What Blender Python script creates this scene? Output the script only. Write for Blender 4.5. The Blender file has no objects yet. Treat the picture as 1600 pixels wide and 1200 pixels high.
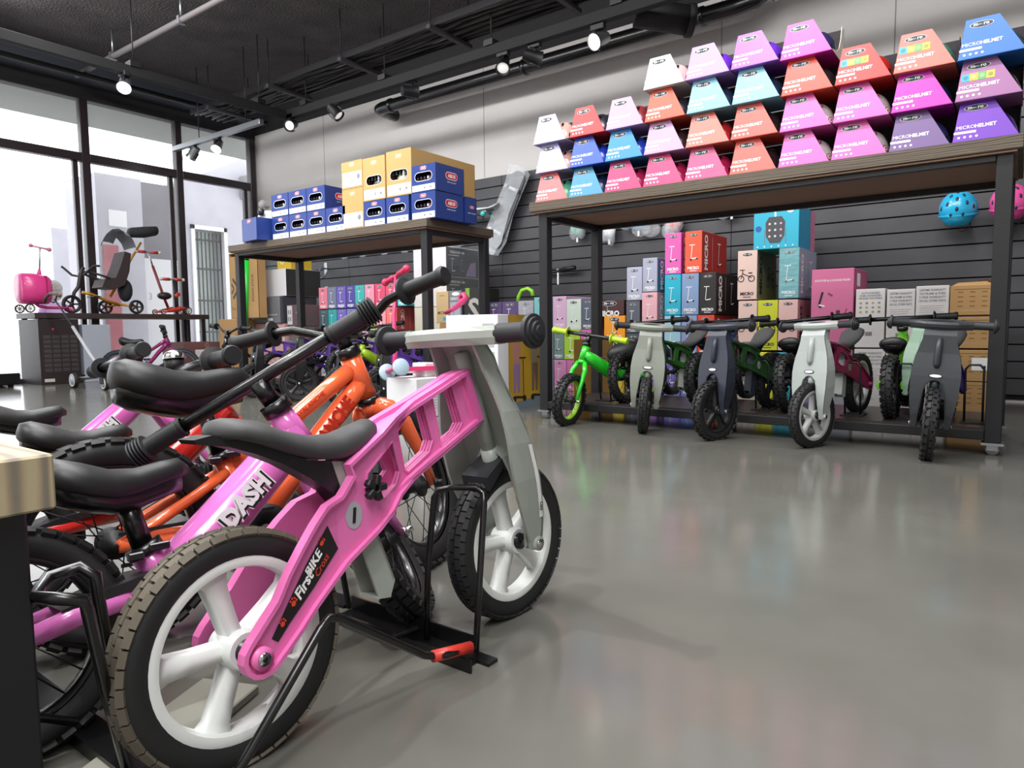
import bpy, bmesh, math, random
from mathutils import Matrix, Vector
from mathutils.geometry import tessellate_polygon
random.seed(7)
R_ = math.radians
PI = math.pi
scn = bpy.context.scene
COL = scn.collection

# ---------------------------------------------------------------- camera
cam_d = bpy.data.cameras.new('camera'); cam = bpy.data.objects.new('camera', cam_d); COL.objects.link(cam)
cam_d.sensor_width = 36.0; cam_d.lens = 36.0 * 1074.2 / 1600.0
cam_d.clip_start = 0.02; cam_d.clip_end = 200
_y, _p, _r = -0.636684, 0.079544, -0.0098426
_f = Vector((math.sin(_y)*math.cos(_p), math.cos(_y)*math.cos(_p), -math.sin(_p)))
_rt = Vector((math.cos(_y), -math.sin(_y), 0)); _up = _rt.cross(_f)
_r2 = math.cos(_r)*_rt + math.sin(_r)*_up; _u2 = -math.sin(_r)*_rt + math.cos(_r)*_up
cm = Matrix.Identity(4)
for i in range(3):
    cm[i][0] = _r2[i]; cm[i][1] = _u2[i]; cm[i][2] = -_f[i]
cm[2][3] = 0.56
cam.matrix_world = cm
scn.camera = cam

# ---------------------------------------------------------------- world, exposure, lights
w = bpy.data.worlds.new('world'); scn.world = w; w.use_nodes = True
bg = w.node_tree.nodes['Background']; bg.inputs[0].default_value = (0.93, 0.96, 1.0, 1); bg.inputs[1].default_value = 3.3
scn.view_settings.view_transform = 'Standard'; scn.view_settings.look = 'None'
scn.view_settings.gamma = 1.0; scn.view_settings.use_curve_mapping = False
scn.view_settings.exposure = 0.0

def area(name, loc, size, power, rot=(0, 0, 0), col=(1, 1, 1)):
    l = bpy.data.lights.new(name, 'AREA'); l.shape = 'RECTANGLE'; l.size = size[0]; l.size_y = size[1]
    l.energy = power; l.color = col
    o = bpy.data.objects.new(name, l); COL.objects.link(o); o.location = loc; o.rotation_euler = rot
    return o
def spot(name, loc, target, power, ang=50, rad=0.03, col=(1, 0.98, 0.95)):
    l = bpy.data.lights.new(name, 'SPOT'); l.energy = power; l.spot_size = R_(ang); l.spot_blend = 0.6
    l.shadow_soft_size = rad; l.color = col
    o = bpy.data.objects.new(name, l); COL.objects.link(o); o.location = loc
    d = Vector(target) - Vector(loc); o.rotation_euler = d.to_track_quat('-Z', 'Y').to_euler()
    return o
# added fill: area lights just under the ceiling, with no fixtures modelled
area('ceiling_fill', (-1.6, 1.2, 3.5), (2.4, 1.0), 105)
area('ceiling_fill.001', (-4.6, 1.4, 3.5), (2.4, 1.0), 110)
area('ceiling_fill.002', (0.8, -1.2, 3.5), (2.4, 1.2), 150)
area('wall_fill', (-1.4, 2.3, 3.6), (5.0, 0.3), 88, (R_(48), 0, 0))  # extra fill tilted at the back wall to brighten it, no fixture there
area('wall_fill.001', (-6.0, 2.3, 3.6), (4.0, 0.3), 105, (R_(48), 0, 0))
area('ceiling_fill.003', (-3.4, -1.6, 3.5), (2.4, 1.2), 140)
# track spots
spot('spot_light', (-1.2, 2.6, 3.0), (-1.3, 3.5, 1.45), 42, 95)
spot('spot_light.001', (0.2, 2.6, 3.0), (-0.3, 3.5, 1.4), 34, 90)
spot('spot_light.002', (-2.88, 4.95, 2.78), (-2.1, 5.9, 1.2), 60, 90)
spot('spot_light.003', (-1.6, 0.1, 3.0), (-0.85, 0.8, 0.2), 130, 60)
spot('spot_light.004', (-0.1, 0.0, 3.0), (-0.9, 0.9, 0.2), 80, 60)
spot('spot_light.005', (-4.7, 2.4, 3.0), (-4.5, 3.5, 1.5), 70, 80)
spot('spot_light.006', (-6.6, 3.25, 2.8), (-5.2, 4.5, 0.8), 55, 80)
spot('spot_light.007', (-1.9, 4.6, 3.0), (-1.2, 5.6, 0.8), 55, 95)
spot('spot_light.008', (-0.2, 4.6, 3.0), (-0.3, 5.8, 0.9), 60, 95)
spot('spot_light.009', (-5.0, 4.7, 2.8), (-5.4, 5.6, 0.9), 60, 95)

# ---------------------------------------------------------------- materials
def lin(h):
    if isinstance(h, str):
        h = h.lstrip('#'); c = [int(h[i:i+2], 16)/255 for i in (0, 2, 4)]
        return tuple(x/12.92 if x <= 0.04045 else ((x+0.055)/1.055)**2.4 for x in c)
    return h
_M = {}
def mat(name, col='#808080', rough=0.5, metal=0.0, coat=0.0, bump=None, var=0.0, emit=None, alpha=None, trans=0.0, spec=0.5):
    if name in _M: return _M[name]
    m = bpy.data.materials.new(name); m.use_nodes = True; nt = m.node_tree; p = nt.nodes['Principled BSDF']
    c = lin(col); p.inputs['Base Color'].default_value = (*c, 1); p.inputs['Roughness'].default_value = rough
    p.inputs['Metallic'].default_value = metal; p.inputs['Coat Weight'].default_value = coat
    p.inputs['Coat Roughness'].default_value = 0.08; p.inputs['Specular IOR Level'].default_value = spec
    if trans: p.inputs['Transmission Weight'].default_value = trans
    if alpha is not None: p.inputs['Alpha'].default_value = alpha
    if emit: p.inputs['Emission Color'].default_value = (*lin(emit[0]), 1); p.inputs['Emission Strength'].default_value = emit[1]
    if bump or var:
        tc = nt.nodes.new('ShaderNodeTexCoord'); n = nt.nodes.new('ShaderNodeTexNoise')
        sc = bump[0] if bump else 6
        n.inputs['Scale'].default_value = sc; n.inputs['Detail'].default_value = 4
        nt.links.new(tc.outputs['Object'], n.inputs['Vector'])
        if bump:
            b = nt.nodes.new('ShaderNodeBump'); b.inputs['Strength'].default_value = bump[1]; b.inputs['Distance'].default_value = bump[2] if len(bump) > 2 else 0.01
            nt.links.new(n.outputs['Fac'], b.inputs['Height']); nt.links.new(b.outputs['Normal'], p.inputs['Normal'])
        if var:
            n2 = nt.nodes.new('ShaderNodeTexNoise'); n2.inputs['Scale'].default_value = 3; n2.inputs['Detail'].default_value = 5
            nt.links.new(tc.outputs['Object'], n2.inputs['Vector'])
            r = nt.nodes.new('ShaderNodeValToRGB'); r.color_ramp.elements[0].position = 0.3; r.color_ramp.elements[1].position = 0.7
            r.color_ramp.elements[0].color = (*[x*(1-var) for x in c], 1); r.color_ramp.elements[1].color = (*[min(1, x*(1+var)) for x in c], 1)
            nt.links.new(n2.outputs['Fac'], r.inputs['Fac']); nt.links.new(r.outputs['Color'], p.inputs['Base Color'])
    _M[name] = m
    return m
def wood(name, c1, c2, c3, scale=(1, 9, 9), rough=0.55, bands=None):
    if name in _M: return _M[name]
    m = mat(name, c1, rough, bump=(40, 0.15, 0.004)); nt = m.node_tree; p = nt.nodes['Principled BSDF']
    tc = nt.nodes.new('ShaderNodeTexCoord'); mp = nt.nodes.new('ShaderNodeMapping'); mp.inputs['Scale'].default_value = scale
    n = nt.nodes.new('ShaderNodeTexNoise'); n.inputs['Scale'].default_value = 1.6; n.inputs['Detail'].default_value = 3
    wv = nt.nodes.new('ShaderNodeTexWave'); wv.wave_type = 'BANDS' if bands else 'RINGS'; wv.bands_direction = bands or 'X'; wv.inputs['Scale'].default_value = 1.2; wv.inputs['Distortion'].default_value = 5
    wv.inputs['Detail'].default_value = 3; wv.inputs['Detail Scale'].default_value = 1.5
    r = nt.nodes.new('ShaderNodeValToRGB'); e = r.color_ramp.elements
    e[0].color = (*lin(c1), 1); e[0].position = 0.15; e[1].color = (*lin(c3), 1); e[1].position = 0.95
    k = e.new(0.55); k.color = (*lin(c2), 1)
    nt.links.new(tc.outputs['Object'], mp.inputs['Vector']); nt.links.new(mp.outputs['Vector'], wv.inputs['Vector'])
    nt.links.new(wv.outputs['Color'], r.inputs['Fac']); nt.links.new(r.outputs['Color'], p.inputs['Base Color'])
    return m
def C_(h, rough=0.45, coat=0.0):          # card / paint colour by hex
    return mat('col_%s_%d_%d' % (h.strip('#'), int(rough*100), int(coat*100)), h, rough, coat=coat)

floor_m = mat('grey_epoxy', '#64635d', 0.2, bump=(2.2, 0.05, 0.02), var=0.10, spec=0.42)
def _floor():
    nt = floor_m.node_tree; p = nt.nodes['Principled BSDF']
    n = nt.nodes.new('ShaderNodeTexNoise'); n.inputs['Scale'].default_value = 5; n.inputs['Detail'].default_value = 6
    tc = nt.nodes.new('ShaderNodeTexCoord'); mr = nt.nodes.new('ShaderNodeMapRange')
    mr.inputs['To Min'].default_value = 0.09; mr.inputs['To Max'].default_value = 0.20
    nt.links.new(tc.outputs['Object'], n.inputs['Vector']); nt.links.new(n.outputs['Fac'], mr.inputs['Value']); nt.links.new(mr.outputs['Result'], p.inputs['Roughness'])
_floor()
ceil_m = mat('rough_sprayed_ceiling', '#524d4e', 0.95, bump=(45, 1.0, 0.05), var=0.25)
white_wall = mat('white_wall_paint', '#d6d2cf', 0.85, var=0.02)
dark_paint = mat('dark_paint', '#232225', 0.75, var=0.1)
slat_m = mat('black_slat_board', '#3a3a3e', 0.42, bump=(14, 0.06, 0.01), var=0.18)
steel_blk = mat('black_steel', '#131216', 0.5)
track_blk = mat('track_black', '#0b0b0c', 0.75)
gloss_blk = mat('gloss_black', '#0b0b0d', 0.3, coat=0.25)
rubber = mat('tyre_rubber', '#19191a', 0.62)
rubber_dusty = mat('dusty_tyre_rubber', '#5d564a', 0.75, var=0.2)
grip_m = mat('grip_rubber', '#26272b', 0.6)
saddle_m = mat('saddle_vinyl', '#1a1a1b', 0.48)
saddle_g = mat('grey_saddle_foam', '#3d3d3e', 0.6)
chrome = mat('chrome', '#c9c9c9', 0.2, metal=1.0)
alu = mat('brushed_alu', '#a9acb0', 0.35, metal=0.9)
glass_m = None
dark_wood = wood('dark_oak', '#4f4438', '#6f6250', '#3b3229', (1.5, 14, 14))
under_wood = mat('chipboard_underside', '#9a7a66', 0.8, var=0.08)
pale_wood = wood('pale_grey_oak', '#b0a283', '#a39476', '#7f7568', (2.5, 11, .8), bands='Y')
wht = mat('white_card', '#e6e6e8', 0.5)
brown_card = mat('brown_cardboard', '#b08a5a', 0.8, var=0.08)
plastic_wrap = mat('clear_plastic_wrap', '#e8ecf0', 0.12, bump=(30, 0.9, 0.02), alpha=0.2)
glass_m = mat('window_glass', '#ffffff', 0.02, alpha=0.07)

# ---------------------------------------------------------------- mesh builder
class MB:
    def __init__(s, M=None):
        s.v = []; s.f = []; s.mi = []; s.sm = []; s.M = M or Matrix.Identity(4); s.mats = []
    def m_(s, m):
        if m not in s.mats: s.mats.append(m)
        return s.mats.index(m)
    def add(s, vs, fs, m, smooth=False, M=None):
        X = s.M @ M if M is not None else s.M
        o = len(s.v); k = s.m_(m)
        s.v += [tuple(X @ Vector(a)) for a in vs]
        for f in fs:
            s.f.append([o+i for i in f]); s.mi.append(k); s.sm.append(smooth)
        return s
    def box(s, x0, x1, y0, y1, z0, z1, m, b=0.0, M=None):
        if b <= 0:
            vs = [(x, y, z) for x in (x0, x1) for y in (y0, y1) for z in (z0, z1)]
            fs = [(0, 1, 3, 2), (4, 6, 7, 5), (0, 4, 5, 1), (2, 3, 7, 6), (0, 2, 6, 4), (1, 5, 7, 3)]
            return s.add(vs, fs, m, False, M)
        vs = []; idx = {}
        X = (x0, x1); Y = (y0, y1); Z = (z0, z1)
        for i in (0, 1):
            for j in (0, 1):
                for k in (0, 1):
                    sx = b if i == 0 else -b; sy = b if j == 0 else -b; sz = b if k == 0 else -b
                    idx[(i, j, k, 'x')] = len(vs); vs.append((X[i], Y[j]+sy, Z[k]+sz))
                    idx[(i, j, k, 'y')] = len(vs); vs.append((X[i]+sx, Y[j], Z[k]+sz))
                    idx[(i, j, k, 'z')] = len(vs); vs.append((X[i]+sx, Y[j]+sy, Z[k]))
        g = lambda i, j, k, a: idx[(i, j, k, a)]
        fs = []
        for t in (0, 1):
            q = [(0, 0), (1, 0), (1, 1), (0, 1)]
            a = [g(t, i, j, 'x') for i, j in q]; c = [g(i, t, j, 'y') for i, j in q]; d = [g(i, j, t, 'z') for i, j in q]
            if t == 0: a = a[::-1]; d = d[::-1]
            else: c = c[::-1]
            fs += [a, c, d]
        for i in (0, 1):
            for j in (0, 1):
                fs.append([g(i, j, 0, 'x'), g(i, j, 1, 'x'), g(i, j, 1, 'y'), g(i, j, 0, 'y')])
                fs.append([g(i, 0, j, 'x'), g(i, 1, j, 'x'), g(i, 1, j, 'z'), g(i, 0, j, 'z')])
                fs.append([g(0, i, j, 'y'), g(1, i, j, 'y'), g(1, i, j, 'z'), g(0, i, j, 'z')])
                for k in (0, 1): fs.append([g(i, j, k, 'x'), g(i, j, k, 'y'), g(i, j, k, 'z')])
        return s.add(vs, fs, m, False, M)
    def tube(s, pts, r, m, n=10, caps=True, M=None, flat=1.0, closed=False):
        P = [Vector(p) for p in pts]; k = len(P)
        rs = r if isinstance(r, (list, tuple)) else [r]*k
        vs = []; fs = []; prev = None
        for i, p in enumerate(P):
            if closed: t = (P[(i+1) % k] - P[i-1])
            else: t = (P[min(i+1, k-1)] - P[max(i-1, 0)])
            t = t.normalized() if t.length > 1e-9 else Vector((0, 0, 1))
            if prev is None:
                a = Vector((0, 1, 0)) if abs(t.y) < 0.9 else Vector((1, 0, 0))
                u = (a - t*a.dot(t)).normalized()
            else:
                u = prev - t*prev.dot(t); u = u.normalized() if u.length > 1e-6 else Vector((0, 1, 0))
            prev = u; w_ = t.cross(u)
            for j in range(n):
                an = 2*PI*j/n
                vs.append(tuple(p + (u*math.cos(an)*flat + w_*math.sin(an))*rs[i]))
        for i in range(k if closed else k-1):
            for j in range(n):
                a = i*n+j; b = i*n+(j+1) % n; i2 = ((i+1) % k)*n
                fs.append((a, i2+j, i2+(j+1) % n, b))
        if caps and not closed:
            fs.append(tuple(range(n))); fs.append(tuple((k-1)*n+j for j in range(n))[::-1])
        return s.add(vs, fs, m, True, M)
    def cyl(s, a, b, r, m, n=16, r2=None, M=None):
        return s.tube([a, b], [r, r if r2 is None else r2], m, n, M=M)
    def lathe(s, prof, m, n=24, M=None, smooth=True, closed=False, arc=2*PI, crease=False):
        """prof list of (r, h); axis = local Z"""
        if crease:
            q = list(prof)+([prof[0]] if closed else []); run = [q[0]]
            for i in range(1, len(q)):
                run.append(q[i])
                if i == len(q)-1: s.lathe(run, m, n, M, smooth)
                else:
                    a = math.atan2(q[i][1]-q[i-1][1], q[i][0]-q[i-1][0]); b = math.atan2(q[i+1][1]-q[i][1], q[i+1][0]-q[i][0])
                    if abs((b-a+PI) % (2*PI)-PI) > 0.6: s.lathe(run, m, n, M, smooth); run = [q[i]]
            return s
        vs = []; fs = []; k = len(prof); full = abs(arc-2*PI) < 1e-6; cnt = n if full else n+1
        for i in range(cnt):
            a = arc*i/n
            for r, h in prof: vs.append((r*math.cos(a), r*math.sin(a), h))
        for i in range(n):
            i2 = (i+1) % cnt
            for j in range(k if closed else k-1):
                j2 = (j+1) % k
                fs.append((i*k+j, i2*k+j, i2*k+j2, i*k+j2))
        return s.add(vs, fs, m, smooth, M)
    def poly(s, pts, m, M=None, z=0.0, holes=()):
        loops = [[Vector((a, b, 0)) for a, b in pts]] + [[Vector((a, b, 0)) for a, b in h] for h in holes]
        tri = tessellate_polygon(loops); flatv = [v for l in loops for v in l]
        fs = []
        for t in tri:
            a, b, c = (flatv[i] for i in t)
            fs.append(t if (b-a).cross(c-a).z > 0 else t[::-1])
        return s.add([(v.x, v.y, z) for v in flatv], fs, m, False, M)
    def plate(s, pts, w0, w1, m, M=None, holes=(), wf=None, smooth=False, cuts=()):
        """extrude polygon in (x,z) plane from y=w0 to y=w1;  wf(x)-> additional y offset"""
        if cuts:
            t = MB(); t.plate(pts, w0, w1, m, holes=holes); bm = bmesh.new(); V = [bm.verts.new(v) for v in t.v]
            for f in t.f:
                try: bm.faces.new([V[i] for i in f])
                except ValueError: pass
            for c in cuts: bmesh.ops.bisect_plane(bm, geom=bm.verts[:]+bm.edges[:]+bm.faces[:], plane_co=(c, 0, 0), plane_no=(1, 0, 0), dist=1e-5)
            bm.verts.index_update(); vs = [(v.co.x, v.co.y+wf(v.co.x), v.co.z) for v in bm.verts]; fs = [[v.index for v in f.verts] for f in bm.faces]; bm.free()
            return s.add(vs, fs, m, smooth, M)
        loops = [list(pts)] + [list(h) for h in holes]
        L = [[Vector((a, b, 0)) for a, b in l] for l in loops]
        tri = tessellate_polygon(L); flatv = [v for l in L for v in l]; n = len(flatv)
        off = wf or (lambda x: 0.0)
        vs = [(v.x, w0+off(v.x), v.y) for v in flatv] + [(v.x, w1+off(v.x), v.y) for v in flatv]
        fs = []
        for t in tri: fs.append(tuple(t)); fs.append(tuple(i+n for i in t[::-1]))
        o = 0
        for l in L:
            k = len(l)
            for i in range(k):
                a = o+i; b = o+(i+1) % k; fs.append((a, b, b+n, a+n))
            o += k
        return s.add(vs, fs, m, smooth, M)
    def ell(s, cx, cy, rx, ry, m, M=None, z=0.0, n=20):
        return s.poly([(cx+rx*math.cos(2*PI*i/n), cy+ry*math.sin(2*PI*i/n)) for i in range(n)], m, M, z)
    def rect(s, x0, x1, y0, y1, m, M=None, z=0.0):
        return s.add([(x0, y0, z), (x1, y0, z), (x1, y1, z), (x0, y1, z)], [(0, 1, 2, 3)], m, False, M)
    def line(s, pts, wd, m, M=None, z=0.0):
        for (a, b), (c, d) in zip(pts[:-1], pts[1:]):
            l = math.hypot(c-a, d-b) or 1; nx, ny = -(d-b)/l*wd/2, (c-a)/l*wd/2
            s.add([(a-nx, b-ny, z), (c-nx, d-ny, z), (c+nx, d+ny, z), (a+nx, b+ny, z)], [(0, 1, 2, 3)], m, False, M)
        return s
    def text(s, t, size, m, M=None, cx=0, cy=0, z=0.0, align='c', bold=0.0, rot=0.0, maxw=None, shear=0.0):
        vs, fs, (x0, x1, y0, y1) = text_geo(t, bold)
        k = size
        if maxw and (x1-x0)*k > maxw: k = maxw/(x1-x0)
        ca, sa = math.cos(rot), math.sin(rot)
        ox = (x0+x1)/2 if align == 'c' else x0
        oy = (y0+y1)/2
        out = []
        for x, y in vs:
            a = (x-ox)*k + shear*(y-oy)*size; b = (y-oy)*size
            out.append((cx+a*ca-b*sa, cy+a*sa+b*ca, z))
        return s.add(out, fs, m, False, M)
    def sphere(s, c, r, m, n=16, k=10, M=None, z0=-1.0, z1=1.0):
        rx, ry, rz = r if isinstance(r, (list, tuple)) else (r, r, r)
        vs = []; fs = []
        a0, a1 = math.asin(max(-1, z0)), math.asin(min(1, z1))
        for i in range(k+1):
            ph = a0+(a1-a0)*i/k
            for j in range(n):
                th = 2*PI*j/n
                vs.append((c[0]+rx*math.cos(ph)*math.cos(th), c[1]+ry*math.cos(ph)*math.sin(th), c[2]+rz*math.sin(ph)))
        for i in range(k):
            for j in range(n): fs.append((i*n+j, i*n+(j+1) % n, (i+1)*n+(j+1) % n, (i+1)*n+j))
        return s.add(vs, fs, m, True, M)
    def build(s, name, parent=None, loc=None, rotz=0.0, label=None, cat=None, group=None, kind=None):
        me = bpy.data.meshes.new(name); me.from_pydata(s.v, [], s.f)
        for m in s.mats: me.materials.append(m)
        me.polygons.foreach_set('material_index', s.mi); me.polygons.foreach_set('use_smooth', s.sm)
        me.update()
        o = bpy.data.objects.new(name, me); COL.objects.link(o)
        if parent: o.parent = parent
        if loc is not None: o.location = loc
        if rotz: o.rotation_euler = (0, 0, rotz)
        return tag(o, label, cat, group, kind)
_TX = {}
def text_geo(t, bold=0.0):
    key = (t, bold)
    if key in _TX: return _TX[key]
    c = bpy.data.curves.new('txt', 'FONT'); c.body = t; c.size = 1.0; c.offset = bold; c.resolution_u = 2
    o = bpy.data.objects.new('txt', c); COL.objects.link(o)
    me = o.to_mesh()
    vs = [(v.co.x, v.co.y) for v in me.vertices]; fs = [tuple(p.vertices) for p in me.polygons]
    o.to_mesh_clear(); bpy.data.objects.remove(o); bpy.data.curves.remove(c)
    xs = [a for a, b in vs] or [0]; ys = [b for a, b in vs] or [0]
    _TX[key] = (vs, fs, (min(xs), max(xs), min(ys), max(ys)))
    return _TX[key]
def tag(o, label=None, cat=None, group=None, kind=None):
    if label: o['label'] = label
    if cat: o['category'] = cat
    if group: o['group'] = group
    if kind: o['kind'] = kind
    return o
def thing(name, label, cat, loc=(0, 0, 0), rot=(0, 0, 0), group=None):
    o = bpy.data.objects.new(name, None); COL.objects.link(o); o.location = loc; o.rotation_euler = rot
    o.empty_display_size = 0.05
    return tag(o, label, cat, group)
def dup(root, loc, rotz=None, label=None, group=None, mats=None):
    r = root.copy(); COL.objects.link(r); r.location = loc
    if rotz is not None: r.rotation_euler = (0, 0, rotz)
    if label: r['label'] = label
    if group: r['group'] = group
    for ch in list(root.children):
        c = ch.copy(); COL.objects.link(c); c.parent = r
        for g in ch.children:
            d = g.copy(); COL.objects.link(d); d.parent = c
    return r
# face frames (2D print coordinates -> 3D)
def FRONT(x, y, z):      # a -> +x, b -> +z, looking along +y
    return Matrix(((1, 0, 0, x), (0, 0, -1, y), (0, 1, 0, z), (0, 0, 0, 1)))
def RIGHT(x, y, z):      # a -> +y, b -> +z, facing +x
    return Matrix(((0, 0, 1, x), (1, 0, 0, y), (0, 1, 0, z), (0, 0, 0, 1)))
def AX_Y(c):             # local Z axis -> world Y (wheel axle)
    return Matrix(((1, 0, 0, c[0]), (0, 0, -1, c[1]), (0, 1, 0, c[2]), (0, 0, 0, 1)))

# ================================================================ THE SETTING
XW, YW, XR, YB, ZC = -9.18, 6.1, 4.2, -3.2, 3.78
MB().box(XW-0.05, XR, YB, YW, -0.12, 0.0, floor_m).build('floor', kind='structure')
MB().box(XW, XR, YB, YW, ZC, ZC+0.15, ceil_m).build('ceiling', kind='structure')
bw = MB(); bw.box(XW-0.1, XR, YW, YW+0.15, 0, 3.42, white_wall); bw.box(XW-0.1, XR, YW, YW+0.15, 3.42, ZC, dark_paint)
bwo = bw.build('wall_back', kind='structure')
seam_m = mat('seam_grey', '#9a9694', 0.9)  # plain grey for the thin vertical wall joints
for x in (-7.6, -4.86, -2.2, -0.86, 1.4):
    MB().box(x-0.004, x+0.004, YW-0.002, YW+0.001, 2.24, 3.42, seam_m).build('wall_joint', bwo)
seams = [-9.12, -7.13, -4.6, -2.08, 0.46, 2.98, XR]
zk = [1.028 + 0.1215*k for k in range(-8, 10)]
sb = MB().box(XW, XR, YW-0.012, YW, 0.02, 2.225, mat('slat_groove', '#0d0d0f', 0.9)).build('slat_backing', bwo)
for k, z in enumerate(zk):
    z1 = min(z+0.1215-0.009, 2.225)
    for a, b in zip(seams[:-1], seams[1:]):
        MB().box(a+0.002, b-0.002, YW-0.03, YW-0.012, z, z1, slat_m, b=0.002).build('slat', bwo)
MB().box(XR, XR+0.15, YB, YW, 0, ZC, white_wall).build('wall_right', kind='structure')
MB().box(XW, XR, YB-0.15, YB, 0, ZC, white_wall).build('wall_rear', kind='structure')

# window wall
ww = MB(); ww.box(XW-0.12, XW+0.02, YB, YW, 3.36, ZC, dark_paint)
wwo = ww.build('wall_window', kind='structure')
MB().box(XW, XW+0.35, YB, YW, 3.52, ZC, mat('blue_black_bulkhead', '#2b2e36', 0.6)).build('trim_1', kind='structure')
fr_m = mat('window_frame_brown_black', '#2a2024', 0.35)
ys = [YB, -2.0, -0.85, 0.3, 1.45, 2.62, 3.78, 4.93, 6.03]
n = 0
for i, (a, b) in enumerate(zip(ys[:-1], ys[1:])):
    n += 1
    g = MB().box(XW-0.004, XW+0.004, a, b, 0.0, 3.36, glass_m).build('window_%d' % n, kind='structure')
    MB().box(XW-0.05, XW+0.05, a+0.04, b-0.04, 2.62, 2.72, fr_m, b=0.006).build('transom', g)
    MB().box(XW-0.05, XW+0.05, b-0.045, b+0.045, 0, 3.36, fr_m, b=0.006).build('mullion', g)
    MB().box(XW-0.04, XW+0.02, b-0.14, b-0.085, 0, 2.62, fr_m, b=0.005).build('sash', g)
    MB().box(XW-0.05, XW+0.05, a+0.04, b-0.04, 0, 0.05, fr_m, b=0.006).build('sill', g)

# outside: pavement, soffit, piers, shuttered door
gray_ext = mat('outside_grey_render', '#b3b2ba', 0.9, var=0.06); dgray_ext = mat('outside_dark_render', '#77747a', 0.9, var=0.06)
MB().box(-30, XW-0.05, -14, 20, -0.14, -0.02, mat('pavement', '#b9b9bb', 0.8, var=0.1)).build('pavement', kind='structure')
MB().box(-10.65, XW-0.12, -8, 14, 3.45, 3.6, mat('soffit_paint', '#8f938c', 0.8)).build('soffit', kind='structure')
p = MB(); p.box(-12.6, -11.5, 4.86, 5.55, 0, 3.02, gray_ext); pier = p.build('outside_pier', kind='structure')
MB().box(-11.5, -11.49, 5.03, 5.30, 2.23, 2.48, wht).build('sign_board', label='blank white sign board on the grey pier outside', cat='sign')
MB().box(-11.5, -11.47, 4.92, 5.14, 0.1, 1.93, mat('outside_red_panel', '#a8626a', 0.5)).build('notice_board', label='tall faded red board against the grey pier outside', cat='board')
q = MB(); q.box(-12.3, -11.65, 5.55, 6.22, 0, 3.02, dgray_ext); q.build('outside_recess_wall', kind='structure')
d3 = MB().box(-11.65, -11.60, 5.56, 6.2, 0.02, 1.78, mat('outside_white_panel', '#c9c9cb', 0.5)).build('door_1', kind='structure')
MB().text('3', 0.16, mat('number_grey', '#8e8e92', 0.6), RIGHT(-11.598, 5.66, 1.16)).build('house_number', d3)
s = MB(); s.box(-12.3, -11.5, 6.22, 6.36, 0, 3.1, gray_ext); s.box(-12.3, -11.5, 6.98, 10, 0, 3.1, gray_ext); s.box(-12.3, -11.5, 6.36, 6.98, 2.33, 3.1, gray_ext); s.plate([(6.22, 3.1), (10, 3.1), (10, 5.0), (7.6, 3.8)], 11.5, 12.3, gray_ext, M=Matrix(((0, -1, 0, 0), (1, 0, 0, 0), (0, 0, 1, 0), (0, 0, 0, 1))))
s.build('outside_grey_wall', kind='structure')
d2 = MB().box(-11.56, -11.46, 6.34, 6.40, 0, 2.40, wht).box(-11.56, -11.46, 6.94, 7.0, 0, 2.40, wht).box(-11.56, -11.46, 6.34, 7.0, 2.33, 2.40, wht).build('door_2', kind='structure')
MB().box(-11.75, -11.73, 6.4, 6.94, 0, 2.33, mat('outside_pane', '#a7b3ad', 0.2)).build('pane', d2)
for i in range(8):
    MB().box(-11.58, -11.56, 6.42+i*0.072, 6.435+i*0.072, 0.1, 2.3, steel_blk).build('bar', d2)
for z in (0.55, 1.1, 1.65, 2.15): MB().box(-11.58, -11.555, 6.4, 6.94, z, z+0.03, steel_blk).build('rail', d2)
f = MB(); f.box(-15.4, -15.1, 5.55, 5.95, 0, 2.6, gray_ext); f.box(-15.4, -15.1, 5.95, 9.5, 2.3, 2.6, gray_ext)
f.build('outside_far_wall', kind='structure')
MB().sphere((0, 0, 0.9), (0.8, 0.7, 0.9), mat('outside_shrub', '#a9b58a', 0.9, bump=(9, 1.0, 0.2)), 14, 8).build('shrub', loc=(-17.5, 7.2, 0), label='pale green shrub outside beyond the glass doors', cat='shrub')
t = thing('wall_heater', 'grey square unit high on the outside wall by the corner', 'wall unit', (-11.5, 7.3, 2.95))
MB().box(0, 0.35, 0, 0.42, 0, 0.42, mat('unit_grey', '#8d8d8f', 0.5), b=0.02).build('casing', t)
MB().box(0.35, 0.37, 0.06, 0.36, 0.06, 0.36, mat('unit_dark', '#5c5c60', 0.5)).build('grille', t)
t = thing('dome_camera', 'small white dome camera hanging under the soffit outside', 'camera', (-10.2, 5.5, 3.11))
MB().cyl((0, 0, 0.34), (0, 0, 0.08), 0.02, wht).sphere((0, 0, 0.04), 0.06, wht).build('bracket', t)
MB().sphere((0, 0, 0.0), 0.04, gloss_blk).build('lens', t)
t = thing('security_camera', 'white bullet camera on the white wall in the left corner', 'camera', (-8.95, YW, 2.36))
MB().cyl((0, 0, 0), (0.1, -0.12, 0.02), 0.02, wht).build('bracket', t)
MB().cyl((0.05, -0.1, 0.03), (0.42, -0.34, -0.03), 0.05, wht).build('housing', t)

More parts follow.
